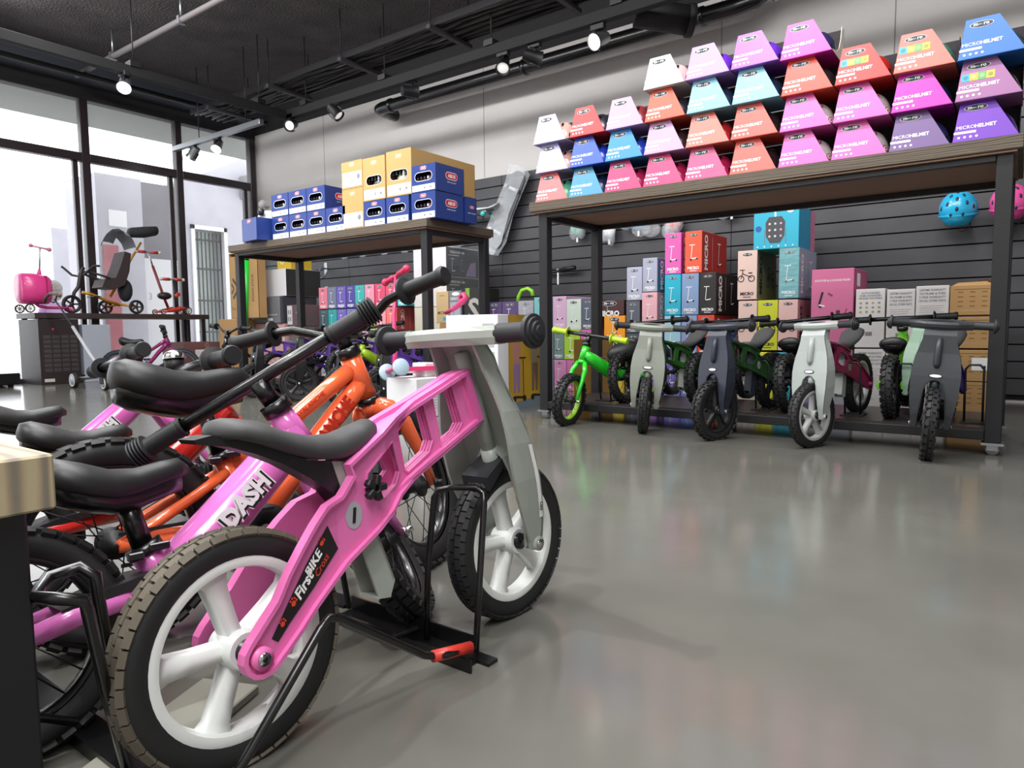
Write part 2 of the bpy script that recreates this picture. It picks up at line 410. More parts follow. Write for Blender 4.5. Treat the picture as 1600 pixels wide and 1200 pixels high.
# ---------------------------------------------------------------- ceiling services
lens_on = mat('lamp_lens_lit', '#ffffff', 0.3, emit=('#fffbe8', 14)); lens_dim = mat('lamp_lens_dim', '#e6e6df', 0.4, emit=('#ffffff', 0.5))
def rod(b, x, y, z0, z1): b.cyl((x, y, z0), (x, y, z1), 0.006, steel_blk, 6)
t = thing('lighting_track', 'black ceiling track running beside the windows to the corner', 'lighting track', (-6.8, 1.0, 3.0))
MB().box(-0.035, 0.035, -3, 3.95, -0.045, 0.045, track_blk, b=0.004).build('rail', t)
for y in (-2, 0.2, 2.27, 3.6):
    b = MB(); rod(b, 0, y, 0.04, ZC-3.0); b.box(-0.05, 0.05, y-0.05, y+0.05, 0.04, 0.09, steel_blk); b.build('hanger', t)
t = thing('lighting_track', 'long black ceiling track running along the back wall', 'lighting track', (-6.8, 4.95, 3.0))
MB().box(0, 9, -0.035, 0.035, -0.045, 0.045, track_blk, b=0.004).build('rail', t)
for x in (0.35, 1.6, 2.95, 4.2, 5.5, 7.0):
    b = MB(); rod(b, x, 0, 0.04, ZC-3.0); b.box(x-0.05, x+0.05, -0.05, 0.05, 0.04, 0.09, steel_blk); b.build('hanger', t)
t = thing('lighting_track', 'short grey track with two lamps near the window corner', 'lighting track', (-8.82, 4.7, 2.9))
MB().box(0, 1.9, -0.03, 0.03, -0.03, 0.03, alu, b=0.004).build('rail', t)
b = MB(); rod(b, 0.6, 0, 0.03, ZC-2.9); rod(b, 1.6, 0, 0.03, ZC-2.9); b.build('hanger', t)
t = thing('ceiling_conduit', 'pale grey conduit pipe crossing the dark ceiling', 'pipe', (-8.8, 3.59, 3.5))
b = MB(); b.cyl((0, 0, 0), (5.5, 0, 0), 0.028, mat('conduit_grey', '#6f696a', 0.6)); b.build('pipe', t)
for x in (0.9, 2.3, 3.8): MB().cyl((x, 0, 0.02), (x, 0, ZC-3.5), 0.01, alu, 6).box(x-0.02, x+0.02, -0.035, 0.035, -0.035, 0.035, alu).build('clip', t)
t = thing('ceiling_conduit', 'two dark parallel conduits along the window bulkhead', 'pipe', (XW+0.6, 0.0, 3.45))
MB().cyl((0, -3, 0), (0, 5.9, 0), 0.03, steel_blk).cyl((0.35, -3, 0.03), (0.35, 3.4, 0.03), 0.035, steel_blk).build('pipe', t)
# cable tray with loose cables
t = thing('cable_tray', 'ladder cable tray heaped with black cables above the back aisle', 'cable tray', (-8.55, 4.8, 3.3))
b = MB(); b.box(0, 11, -0.02, 0.0, 0, 0.06, steel_blk); b.box(0, 11, 0.42, 0.44, 0, 0.06, steel_blk); b.build('side_rail', t)
for i in range(9):
    x = 0.5+i*1.22; k = MB().box(x-0.025, x+0.025, -0.08, 0.52, -0.04, 0.0, mat('strut_grey', '#37353a', 0.6), b=0.004)
    rod(k, x, -0.05, 0, ZC-3.3); rod(k, x, 0.49, 0, ZC-3.3); k.build('strut', t)
cab = [mat('cable_black', '#141315', 0.5), mat('cable_dust', '#4a4444', 0.8), mat('cable_grey', '#79716e', 0.7)]
for c in range(16):
    y = 0.03+0.026*c; ph = random.random()*6; pts = []
    for i in range(46):
        x = 11*i/45; pts.append((x, y+0.02*math.sin(x*2.1+ph)+0.012*math.sin(x*5+c), 0.02+0.02*(c % 3)+0.012*math.sin(x*3.1+ph*2)))
    MB().tube(pts, 0.013, cab[c % 3 if c % 5 else 0], 6).build('cable', t)
t = thing('black_pipe', 'fat black pipe with elbow ends high along the white wall', 'pipe', (-6.15, 5.72, 3.13))
b = MB(); b.tube([(0, 0.3, 0), (0, 0.08, 0), (0.03, 0.02, 0), (0.09, 0, 0), (4.2, 0, 0), (4.35, 0.02, 0.02), (4.4, 0.1, 0.1)], 0.068, gloss_blk, 16); b.build('pipe', t)
b = MB()
for x in (0.22, 2.1, 3.9): b.cyl((x, 0, 0), (x+0.04, 0, 0), 0.078, gloss_blk, 16)
b.build('coupling', t)
t = thing('black_pipe', 'short drum shaped black duct beside the brightest lamp', 'duct', (-2.55, 5.15, 3.05))
MB().cyl((0, 0, 0), (0.32, 0.25, -0.06), 0.11, dark_paint, 20).cyl((0.32, 0.25, -0.06), (0.36, 0.28, -0.065), 0.125, dark_paint, 20).build('duct', t)
t = thing('black_duct', 'square black duct elbow under the ceiling right of the lamp', 'duct', (-2.3, 4.4, 3.3))
MB().box(0, 0.35, 0, 0.9, -0.1, 0.12, dark_paint, b=0.02, M=Matrix.Rotation(0.5, 4, 'Z')).build('duct', t)
t = thing('black_pipe', 'black drain pipe dropping from the ceiling by the cable tray', 'pipe', (-3.6, 4.6, 3.0))
MB().tube([(0, 0, 0.78), (0, 0, 0.5), (0.02, 0.02, 0.42), (0.1, 0.08, 0.36), (0.25, 0.2, 0.34), (0.5, 0.5, 0.34)], 0.045, gloss_blk, 12).build('pipe', t)

def lamp(loc, aim, label, lit=True, group='track lamps'):
    t = thing('track_spotlight', label, 'spotlight', loc)
    MB().box(-0.06, 0.06, -0.025, 0.025, 0.075, 0.12, steel_blk, b=0.004).cyl((0, 0, 0.02), (0, 0, 0.09), 0.014, steel_blk, 8).build('adapter', t)
    d = Vector(aim).normalized(); M = d.to_track_quat('Z', 'Y').to_matrix().to_4x4()
    MB(M).lathe([(0.0, -0.1), (0.045, -0.1), (0.05, -0.05), (0.052, -0.01), (0.062, 0.05), (0.066, 0.055), (0.06, 0.055), (0.045, 0.03), (0.0, 0.02)], steel_blk if not lit else alu, 20, crease=True).build('head', t)
    ln = MB(M).lathe([(0, 0.047), (0.03, 0.045), (0.054, 0.036)], lens_on if lit else lens_dim, 16); ln.build('lens', t)
    y = MB(M)
    for sgn in (-1, 1): y.box(-0.012, 0.012, sgn*0.068-0.004, sgn*0.068+0.004, -0.06, 0.02, steel_blk)
    y.build('yoke', t)
lamp((-6.8, 3.18, 2.86), (0.7, -0.5, -0.9), 'lit silver lamp on the track beside the windows')
lamp((-8.38, 4.7, 2.77), (-0.9, -0.2, -0.9), 'lit lamp at the window end of the short grey track')
lamp((-7.83, 4.7, 2.77), (0.4, -0.6, -0.8), 'bright lamp second on the short grey track')
lamp((-6.72, 4.94, 2.88), (0.5, -0.9, -0.45), 'dark-bodied lamp with white lens where the two black tracks meet', False)
lamp((-5.95, 4.95, 2.87), (0.7, 0.3, -0.8), 'dark lamp aimed down right along the back wall track, nearest the corner', False)
lamp((-4.85, 4.97, 2.87), (0.4, 0.9, 0.1), 'dark lamp half hidden behind the black pipe', False)
lamp((-3.72, 4.95, 2.85), (0.3, -0.6, -0.8), 'dark lamp with white lens left of the pipe end', False)
lamp((-3.4, 4.97, 2.85), (0.6, 0.7, -0.2), 'dark lamp turned towards the white wall, left of the brightest lamp', False)
lamp((-2.78, 4.95, 2.83), (-0.25, -0.9, -0.5), 'brightest lamp glaring at the viewer above the helmet boxes')
lamp((-1.4, 4.95, 2.83), (0.2, 0.6, -0.7), 'dark lamp at the top edge above the upper row of helmet boxes', False)

# ================================================================ RACK TABLES
def castor(parent, x, y):
    MB().box(x-0.04, x+0.04, y-0.04, y+0.04, 0.045, 0.055, alu).cyl((x, y-0.012, 0.025), (x, y+0.012, 0.025), 0.025, mat('castor_wheel', '#8f9294', 0.4), 16).box(x-0.02, x+0.02, y-0.02, y-0.014, 0.02, 0.05, alu).box(x-0.02, x+0.02, y+0.014, y+0.02, 0.02, 0.05, alu).build('castor', parent)
def rack_table(x0, label, shelf=True):
    t = thing('display_rack', label, 'display table', (x0, 3.53, 0)); W, D = 2.42, 0.74
    MB().box(-0.02, W, -0.01, D, 1.272, 1.33, dark_wood, b=0.003).build('table_top', t, label='grey-brown oak top with dark grain')
    MB().box(0.0, W-0.02, 0.0, D-0.01, 1.264, 1.271, under_wood).build('underside_board', t)
    for x in (0.03, W-0.09):
        for y in (0.02, D-0.08):
            MB().box(x, x+0.06, y, y+0.06, 0.055, 1.264, steel_blk, b=0.003).build('post', t)
            castor(t, x+0.03, y+0.03)
    for y in (0.02, D-0.06):
        MB().box(0.09, W-0.09, y, y+0.04, 1.235, 1.264, steel_blk, b=0.003).build('top_rail', t)
        MB().box(0.09, W-0.09, y, y+0.04, 0.065, 0.108, steel_blk, b=0.003).build('bottom_rail', t)
    for x in (0.04, W-0.08):
        MB().box(x, x+0.04, 0.08, D-0.08, 1.225, 1.264, steel_blk, b=0.003).build('top_rail', t)
        MB().box(x, x+0.04, 0.08, D-0.08, 0.065, 0.108, steel_blk, b=0.003).build('bottom_rail', t)
    if shelf: MB().box(0.05, W-0.05, 0.06, D-0.03, 0.108, 0.114, mat('dark_shelf', '#2a2220', 0.4)).build('shelf', t)
    return t
rack_table(-2.44, 'long black steel rack with oak top under the stacked helmet boxes')
rack_table(-5.74, 'black steel rack with oak top under the blue and tan helmet cartons')
# window display table
t = thing('display_table', 'low dark display table by the windows carrying scooters and a trike', 'display table', (-9.14, 2.95, 0))
MB().box(0, 0.54, 0, 2.0, 0.73, 0.79, mat('dark_table_top', '#3a2e2c', 0.4), b=0.003).build('table_top', t)
for x in (0.02, 0.47):
    for y in (0.04, 1.9): MB().box(x, x+0.05, y, y+0.05, 0, 0.73, fr_m, b=0.003).build('leg', t)
MB().box(0.02, 0.52, 0.04, 0.08, 0.05, 0.1, fr_m).box(0.48, 0.52, 0.04, 1.95, 0.05, 0.09, fr_m).build('bottom_rail', t)
# foreground pale oak table
t = thing('oak_table', 'pale grey oak table corner on black legs at the left edge', 'display table', (-0.79, 0.28, 0))
MB().box(-1.2, 0, -1.6, 0, 0.381, 0.438, pale_wood, b=0.0025).build('table_top', t)
MB().box(-0.085, -0.02, -0.085, -0.02, 0, 0.381, steel_blk, b=0.003).build('leg', t)
MB().box(-0.085, -0.02, -1.5, -1.44, 0, 0.381, steel_blk, b=0.003).build('leg', t)
MB().box(-1.15, -1.09, -0.085, -0.02, 0, 0.381, steel_blk, b=0.003).build('leg', t)
MB().box(-0.075, -0.03, -1.44, -0.085, 0.34, 0.381, steel_blk, b=0.003).build('rail', t)

# ================================================================ PRINT HELPERS
ink_w = mat('ink_white', '#f1f1f1', 0.5); ink_k = mat('ink_black', '#151515', 0.5); ink_r = mat('ink_red', '#c62b3e', 0.5)
ink_g = mat('ink_grey', '#7c7f85', 0.5); ink_b = mat('ink_cyan', '#2fa3cf', 0.5)
def logo(b, M, cx, cy, w_, e=0.0008, light=False):
    b.ell(cx, cy, w_/2, w_*0.16, ink_w, M, e); b.ell(cx, cy, w_/2*0.95, w_*0.145, ink_k, M, e*1.6)
    b.text('m', w_*0.26, ink_w, M, cx-w_*0.25, cy-0.0, e*2.4, bold=0.02); b.rect(cx-w_*0.145, cx-w_*0.05, cy-w_*0.012, cy+w_*0.012, ink_w, M, e*2.4)
    b.ell(cx-0.01*w_, cy, w_*0.035, w_*0.035, ink_b, M, e*2.4, 8); b.text('ro', w_*0.26, ink_w, M, cx+w_*0.2, cy, e*2.4, bold=0.02)

# ================================================================ HELMET BOXES ON THE RIGHT RACK
HW, HH, HD = 0.232, 0.170, 0.25
box_in = mat('box_inside', '#2f2a2e', 0.85)
def helmet_box_meshes(banner):
    pass
_hb = {}
def helmet_box(col, x, z, label, group, banner=False, side=None):
    c = C_(col, 0.42)
    t = MB()
    t.box(0, HW, 0.0, HD, 0, 0.003, c)                                   # tray
    t.box(0, HW, HD-0.003, HD, 0.003, HH, box_in)
    prof = [(0.004, 0.003), (HD-0.003, 0.003), (HD-0.003, HH), (HD*0.72, HH), (HD*0.55, HH*0.86), (HD*0.36, HH*0.8), (0.056, HH*0.98), (0.054, HH*0.98)]
    r = t.build('helmet_box', None, (x, 3.535, z), 0, label, 'helmet box', group)
    LN = 0.034; lx = math.hypot(LN, HH); n = Vector((0, -HH/lx, LN/lx))
    F = Matrix(((1, 0, n.x, 0), (0, LN/lx, n.y, 0), (0, HH/lx, n.z, 0), (0, 0, 0, 1)))
    q = [(0.001, 0.001), (HW-0.001, 0.001), (HW*0.60, lx), (HW*0.10, lx)]
    f = MB(); f.add([(a, b, 0) for a, b in q]+[(a, b, -0.003) for a, b in q], [(0, 1, 2, 3), (7, 6, 5, 4), (0, 4, 5, 1), (1, 5, 6, 2), (2, 6, 7, 3), (3, 7, 4, 0)], c, False, F)
    f.add([(0.0, 0.0, 0), (HW, 0.0, 0), (HW, 0.018, -0.0005), (0, 0.018, -0.0005)], [(3, 2, 1, 0)], C_(col, 0.42)); f.build('front_panel', r)
    for s_, x_ in ((0, 0.0), (1, HW-0.003)):
        k = MB(); pr = [(HD-0.003, 0.003), (HD-0.003, HH-0.001), (HD*0.82, HH-0.001), (HD*0.74, HH*0.6), (HD*0.60, HH*0.28), (0.10, HH*0.14), (0.02, HH*0.05), (0.004, 0.003)]
        vs = [(x_, a, b) for a, b in pr]+[(x_+0.003, a, b) for a, b in pr]; m_ = len(pr)
        fs = [tuple(range(m_)), tuple(range(m_, 2*m_))[::-1]]+[(i, (i+1) % m_, (i+1) % m_+m_, i+m_) for i in range(m_)]
        k.add(vs, fs, box_in if not side else C_(side, 0.7)).build('side_panel', r)
    key = banner
    p = MB(); logo(p, F, HW*0.34, lx*0.83, HW*0.36)
    yb = lx*0.36
    if banner:
        for i, cc in enumerate(('#3f9fb0', '#e3a33c', '#5fa35a', '#c9b23a')):
            p.rect(HW*(0.085+0.125*i), HW*(0.085+0.125*(i+1)), lx*0.48, lx*0.67, C_(cc), F, 0.0008)
            p.ell(HW*(0.147+0.125*i), lx*0.575, HW*0.04, lx*0.05, C_(('#2d7d92', '#f2c86a', '#8ac07c', '#8a8f40')[i]), F, 0.0014, 10)
        yb = lx*0.34
    p.text('MICRO', 0.021, ink_w, F, HW*0.06, yb, 0.001, 'l'); p.text('HELMET', 0.021, ink_w, F, HW*0.34, yb, 0.001, 'l', bold=0.025)
    p.rect(HW*0.02, HW*0.36, lx*0.20, lx*0.26, C_('#f0d6e2'), F, 0.001)
    for i in range(4): p.ell(HW*(0.10+0.09*i), lx*0.11, HW*0.022, lx*0.03, ink_w, F, 0.001, 8)
    p.build('front_print', r)
    return r
def small_helmet(x, z, col, label, spots=None):
    m_ = C_(col, 0.3, 0.3)
    b = MB(); b.sphere((0, 0, 0), (0.086, 0.085, 0.134), m_, 18, 8, z0=0.0)
    b.lathe([(0.0845, 0.0), (0.086, 0.006), (0.081, 0.012)], m_, 18)
    r = b.build('helmet', None, (x, 3.535+0.128, z+0.004), 0, label, 'helmet', 'small helmets in the stacked helmet boxes')
    s_ = MB()
    for i in range(7):
        th = -2.4+i*0.6; ph = 0.25+0.35*(i % 3)
        d = Vector((math.cos(ph)*math.cos(th), math.cos(ph)*math.sin(th), math.sin(ph)))
        P = Vector((d.x*0.086, d.y*0.085, d.z*0.134)); M = Matrix.Translation(P) @ d.to_track_quat('Z', 'Y').to_matrix().to_4x4()
        if spots:
            s_.ell(0, 0, 0.017, 0.017, C_(spots), M, 0.003, 12); s_.ell(0, 0, 0.011, 0.011, ink_w, M, 0.004, 12); s_.ell(0, 0, 0.006, 0.006, C_(spots), M, 0.005, 10)
        else: s_.ell(0, 0, 0.008, 0.02, ink_k, M, 0.003, 10)
    s_.build('vent', r)
    return r
PK = '#cd58a4'
rows = [
 [('salmon pink', '#e0696a', '#4faf8c'), ('steel blue', '#3c86a8', '#1c2a52'), ('crimson', '#bf3468', '#b01f55'), ('crimson', '#c23a6c', '#b01f55'), ('rose crimson', '#c04877', '#b81f52'), ('coral red', '#d5574c', '#2a2225'), ('candy pink', PK, '#e8dfe0'), ('candy pink', PK, '#e8dfe0'), ('dusky purple', '#664b80', '#3d3a70'), ('violet purple', '#6a30ac', '#3a1f80')],
 [('pale lavender', '#a49ec8', '#dba79e'), ('royal blue', '#2a50b5', '#1f3fc0'), ('sky blue', '#2a80c0', '#2440b0'), ('pale lilac pink', '#b890bd', '#3a2226'), ('salmon orange', '#d67062', '#b5252a'), ('coral red', '#d5574c', '#2a2225'), ('candy pink', PK, '#e8dfe0'), ('candy pink', PK, '#e8dfe0'), ('magenta', '#b820a0', '#232a50'), ('dusty mauve', '#94608f', '#2a2a30')],
 [('pale lavender', '#a49ec8', '#dba79e'), ('bright red', '#c82e30', '#252633'), ('pale lilac pink', '#b890bd', '#8a2f35'), ('orange red', '#d2553e', '#2a2a35'), ('pale ice blue', '#78b4c6', '#27344f'), ('pale ice blue', '#78b4c6', '#27344f'), ('orange red', '#d0402b', '#2a2225'), ('bright red', '#c82a25', '#b3201d'), ('salmon orange', '#d56a5e', '#3f7a68'), ('deep sky blue', '#2a68b4', '#1f4a60')],
 [None, None, None, ('white', '#dad6d6', '#e9b7b9'), ('light violet', '#b284d2', '#6a2fc0'), ('violet', '#9257c8', '#6a2fc0'), ('magenta', '#c42aaa', '#2a2a50'), None, None, None]]
rown = ['bottom', 'second', 'third', 'top']
ordn = ['first', 'second', 'third', 'fourth', 'fifth', 'sixth', 'seventh', 'eighth', 'ninth', 'tenth']
for r_i, row in enumerate(rows):
    for c_i, it in enumerate(row):
        if not it: continue
        nm, col, hc = it
        x = -2.42+0.2395*c_i+(0.004*((r_i*7+c_i*3) % 3)-0.004)+(-0.02 if r_i == 2 and c_i == 0 else 0); z = 1.331+0.1725*r_i
        if r_i >= 1 and c_i >= 6: z -= 0.004*r_i
        ban = (r_i, c_i) in ((1, 9), (2, 7), (2, 8))
        place = '%s box from the left in the %s row' % (ordn[c_i] if r_i < 3 else ordn[c_i-3], rown[r_i])
        helmet_box(col, x, z, '%s helmet box%s, %s' % (nm, ' with banner' if ban else '', place.replace(' box', '')), 'open-sided helmet boxes stacked on the right rack', ban, '#cfc8b8' if (r_i, c_i) in ((3, 6),) else None)
        small_helmet(x+HW*0.62, z, hc, 'helmet in the %s box, %s' % (nm, place.replace(' box', '').replace('the ', '')), '#b4564e' if hc == '#e8dfe0' else None)
for x, z, col, lb in ((-0.62, 1.83, '#2f8fd0', 'blue box lying behind the top of the red and salmon helmet boxes'), (-0.30, 1.82, '#c8242c', 'red box behind the gap beside the deep sky blue helmet box')):
    MB().box(0, 0.22, 0, 0.2, -0.49, 0.015, C_(col), b=0.002).build('spare_box', None, (x, 3.535+0.28, z), 0, lb, 'box')

# ================================================================ ABUS CARTONS ON THE LEFT RACK
navy = C_('#22397e', 0.35); tan = C_('#b8935a', 0.7); foil = mat('pale_label', '#dadbe6', 0.3)
def pill(b, M, cx, cy, w_, fill=None):
    h = w_*0.42
    pts = lambda a, hh: [(cx+(a/2-hh/2)*sx+hh/2*math.cos(t_), cy+hh/2*math.sin(t_)) for sx, rng in ((1, (-90, 90)), (-1, (90, 270))) for t_ in [R_(rng[0]+(rng[1]-rng[0])*i/6) for i in range(7)]]
    b.poly(pts(w_, h), ink_w, M, 0.0006); b.poly(pts(w_*0.95, h*0.86), fill or ink_r, M, 0.0010)
    b.text('ABUS', h*0.62, ink_w, M, cx, cy, 0.0015, bold=0.03, maxw=w_*0.7)
def oval_window(cx, cy, w_, h):
    return [(cx+(w_/2-h/2)*sx+h/2*math.cos(t_), cy+h/2*math.sin(t_)) for sx, rng in ((1, (-90, 90)), (-1, (90, 270))) for t_ in [R_(rng[0]+(rng[1]-rng[0])*i/5) for i in range(6)]]
def abus(x, z, w_, h, d, body, hel, label, y=3.55, win=True, sidelogo=True, rot=0, group='navy and tan helmet cartons on the left rack', pillfill=None):
    b = MB()
    b.box(0, w_, 0.004, d, 0, 0.003, body); b.box(0, w_, 0.004, d, h-0.003, h, body); b.box(0, 0.003, 0.004, d, 0.003, h-0.003, body)
    b.box(w_-0.003, w_, 0.004, d, 0.003, h-0.003, body); b.box(0, w_, d-0.003, d, 0.003, h-0.003, body)
    hole = [oval_window(w_*0.5, h*(0.56 if h < 0.22 else 0.46), w_*0.72, h*(0.32 if h < 0.22 else 0.22))] if win else []
    b.plate([(0, 0), (w_, 0), (w_, h), (0, h)], 0.0, 0.004, body, holes=hole)
    r = b.build('helmet_carton', None, (x, y, z), rot, label, 'carton', group)
    p = MB(); M = FRONT(0, 0, 0)
    pill(p, M, w_*0.5, h*0.87, w_*0.26, pillfill)
    if win:
        p.rect(w_*0.03, w_*0.97, h*0.03, h*0.26, foil, M, 0.0006); p.text('Youth-I', h*0.055, ink_g, M, w_*0.08, h*0.15, 0.001, 'l')
        p.ell(w_*0.55, h*0.14, w_*0.035, h*0.04, ink_g, M, 0.001, 10); p.ell(w_*0.8, h*0.14, w_*0.05, h*0.03, ink_g, M, 0.001, 10)
        for i, (a, bb) in enumerate(zip(hole[0], hole[0][1:]+hole[0][:1])): p.line([a, bb], 0.004, foil, M, 0.0006)
    p.build('front_print', r)
    if sidelogo:
        s_ = MB(); N = RIGHT(w_, 0, 0); pill(s_, N, d*0.55, h*0.62, d*0.42, pillfill); s_.text('SMART SECURITY', 0.012, ink_w, N, d*0.55, h*0.38, 0.001)
        s_.build('side_print', r)
    if win and hel:
        hb = MB(); mm = C_(hel, 0.3, 0.3); hb.sphere((0, 0, 0), (w_*0.42, min(.12, d*0.36), h*0.66), mm, 18, 8, z0=0.0)
        ho = hb.build('helmet', None, (x+w_*0.5, y+.13, z+h*0.17), 0, 'helmet inside the '+label.replace('with oval window, ', ''), 'helmet', 'helmets behind the oval carton windows')
        v = MB()
        for i in range(-2, 3): v.box(i*w_*0.14-0.006, i*w_*0.14+0.006, -.118, 0, h*(0.30), h*(0.40), C_('#c9ccd0') if i == 1 else ink_k)
        v.build('vent', ho)
    return r
NB = 'navy helmet carton with oval window, '
for x, z, hel, lb in ((-5.13, 1.331, '#8f9694', 'first from the left in its lower row'), (-4.895, 1.331, '#b23a4e', 'showing a red helmet, lower row'), (-4.66, 1.331, '#5c6656', 'third in the lower row'), (-4.425, 1.331, '#222834', 'lower row, touching the tan cartons'),
                      (-5.13, 1.518, '#9aa39f', 'first from the left in its upper row'), (-4.895, 1.518, '#8f9598', 'second in its upper row'), (-4.66, 1.518, '#7f8f86', 'end of its upper row with side logo showing'),
                      (-3.985, 1.331, '#2a3038', 'lower row, just right of the tan cartons'), (-3.745, 1.331, '#5a6472', 'lower row, below the third tan carton'),
                      (-3.49, 1.331, '#b8328a', 'bottom right corner, showing a magenta helmet'), (-3.485, 1.518, '#c0308c', 'upper right end, showing a magenta helmet')):
    abus(x, z, 0.228, 0.184, 0.30, navy, hel, NB+lb)
abus(-5.42, 1.331, 0.25, 0.185, 0.33, navy, None, 'navy carton turned sideways at the far left end of the left rack', 3.45, False, False, -0.1)
abus(-5.17, 1.47, 0.22, 0.2, 0.28, navy, None, 'navy carton set back behind the first window cartons', 3.83, False, True)
s_ = MB().box(0, 0.22, 0, 0.24, 0, 0.139, brown_card, b=0.002).build('carton', None, (-5.17, 3.85, 1.331), 0, 'plain carton hidden under the set back navy carton', 'carton')
abus(-4.225, 1.331, 0.235, 0.30, 0.5, tan, None, 'tan carton with white label, lower one at the left of the tan group', 3.55, False, False, 0, 'tan helmet cartons', tan)
abus(-4.225, 1.634, 0.235, 0.20, 0.5, tan, None, 'tan carton with white label, upper one at the left of the tan group', 3.55, False, False, 0, 'tan helmet cartons', tan)
for a in ((-4.225, 1.331, 0.12), (-4.225, 1.634, 0.12)):
    b = MB(); M = FRONT(a[0], 3.549, a[1]); b.rect(0.01, 0.225, 0.012, a[2], foil, M, 0.0005); b.ell(0.19, 0.08, 0.018, 0.02, ink_g, M, 0.001, 12); b.text('28', 0.02, ink_g, M, 0.03, 0.09, 0.001)
    b.text('......', 0.03, ink_g, M, 0.08, 0.03, 0.001).build('carton_label', None, None, 0, 'white sticker on the %s tan carton' % ('lower' if a[1] < 1.5 else 'upper'), 'label')
abus(-3.985, 1.518, 0.235, 0.31, 0.62, tan, '#2e2b26', 'tall tan carton with dark helmet in its window, middle of the group', 3.55, True, False, 0, 'tan helmet cartons', tan)
abus(-3.735, 1.518, 0.25, 0.32, 0.70, tan, '#8d8672', 'tall tan carton with pale helmet in its window, right of the group', 3.55, True, True, 0, 'tan helmet cartons', tan)
abus(-3.49, 1.331, 0.24, 0.184, 0.12, navy, None, 'navy carton behind the bottom right window carton', 3.86, False, True)
t = thing('rolled_helmet', 'small grey helmet lying on the far left navy carton', 'helmet', (-5.26, 3.62, 1.52))
MB().sphere((0, 0, 0), (0.09, 0.11, 0.08), C_('#c9c9c6', 0.4), 16, 8, z0=0).build('shell', t)
MB().cyl((0.04, -0.10, 0.05), (0.04, -0.13, 0.05), 0.03, ink_k, 12).build('vent', t)
MB().box(0, 0.16, 0, 0.1, 0, 0.06, C_('#3f4038'), b=0.003).text('HOUTEN', 0.04, C_('#c8b040'), FRONT(0, 0, 0), 0.08, 0.03, 0.001).build('small_box', None, (-5.44, 3.68, 1.517), 0, 'little dark box with yellow lettering on the far left navy carton', 'box')

# ================================================================ CARTONS UNDER THE RACKS
def icon_scooter(b, M, cx, cy, s, m, kind=0):
    if kind == 1:   # balance bike
        for dx in (-0.3, 0.3):
            b.line([(cx+dx*s+0.17*s*math.cos(2*PI*i/12), cy-0.2*s+0.17*s*math.sin(2*PI*i/12)) for i in range(13)], s*0.05, ink_k, M, 0.0012)
        b.line([(cx-0.3*s, cy-0.2*s), (cx-0.2*s, cy+0.15*s), (cx-0.22*s, cy+0.3*s)], s*0.04, m, M, 0.0012); b.line([(cx-0.22*s, cy+0.1*s), (cx+0.3*s, cy-0.15*s)], s*0.05, m, M, 0.0012)
        b.line([(cx+0.12*s, cy+0.12*s), (cx+0.34*s, cy+0.12*s)], s*0.06, ink_k, M, 0.0014); b.line([(cx-0.38*s, cy+0.3*s), (cx-0.08*s, cy+0.3*s)], s*0.04, ink_k, M, 0.0014); return
    b.line([(cx-0.1*s, cy-0.45*s), (cx-0.02*s, cy+0.45*s)], s*0.035, m, M, 0.0012); b.line([(cx-0.2*s, cy+0.45*s), (cx+0.16*s, cy+0.45*s)], s*0.045, m, M, 0.0012)
    b.line([(cx-0.1*s, cy-0.42*s), (cx+0.28*s, cy-0.36*s)], s*0.06, m, M, 0.0012)
    b.ell(cx-0.1*s, cy-0.47*s, s*0.07, s*0.07, ink_k, M, 0.0016, 10); b.ell(cx+0.28*s, cy-0.42*s, s*0.06, s*0.06, ink_k, M, 0.0016, 10)
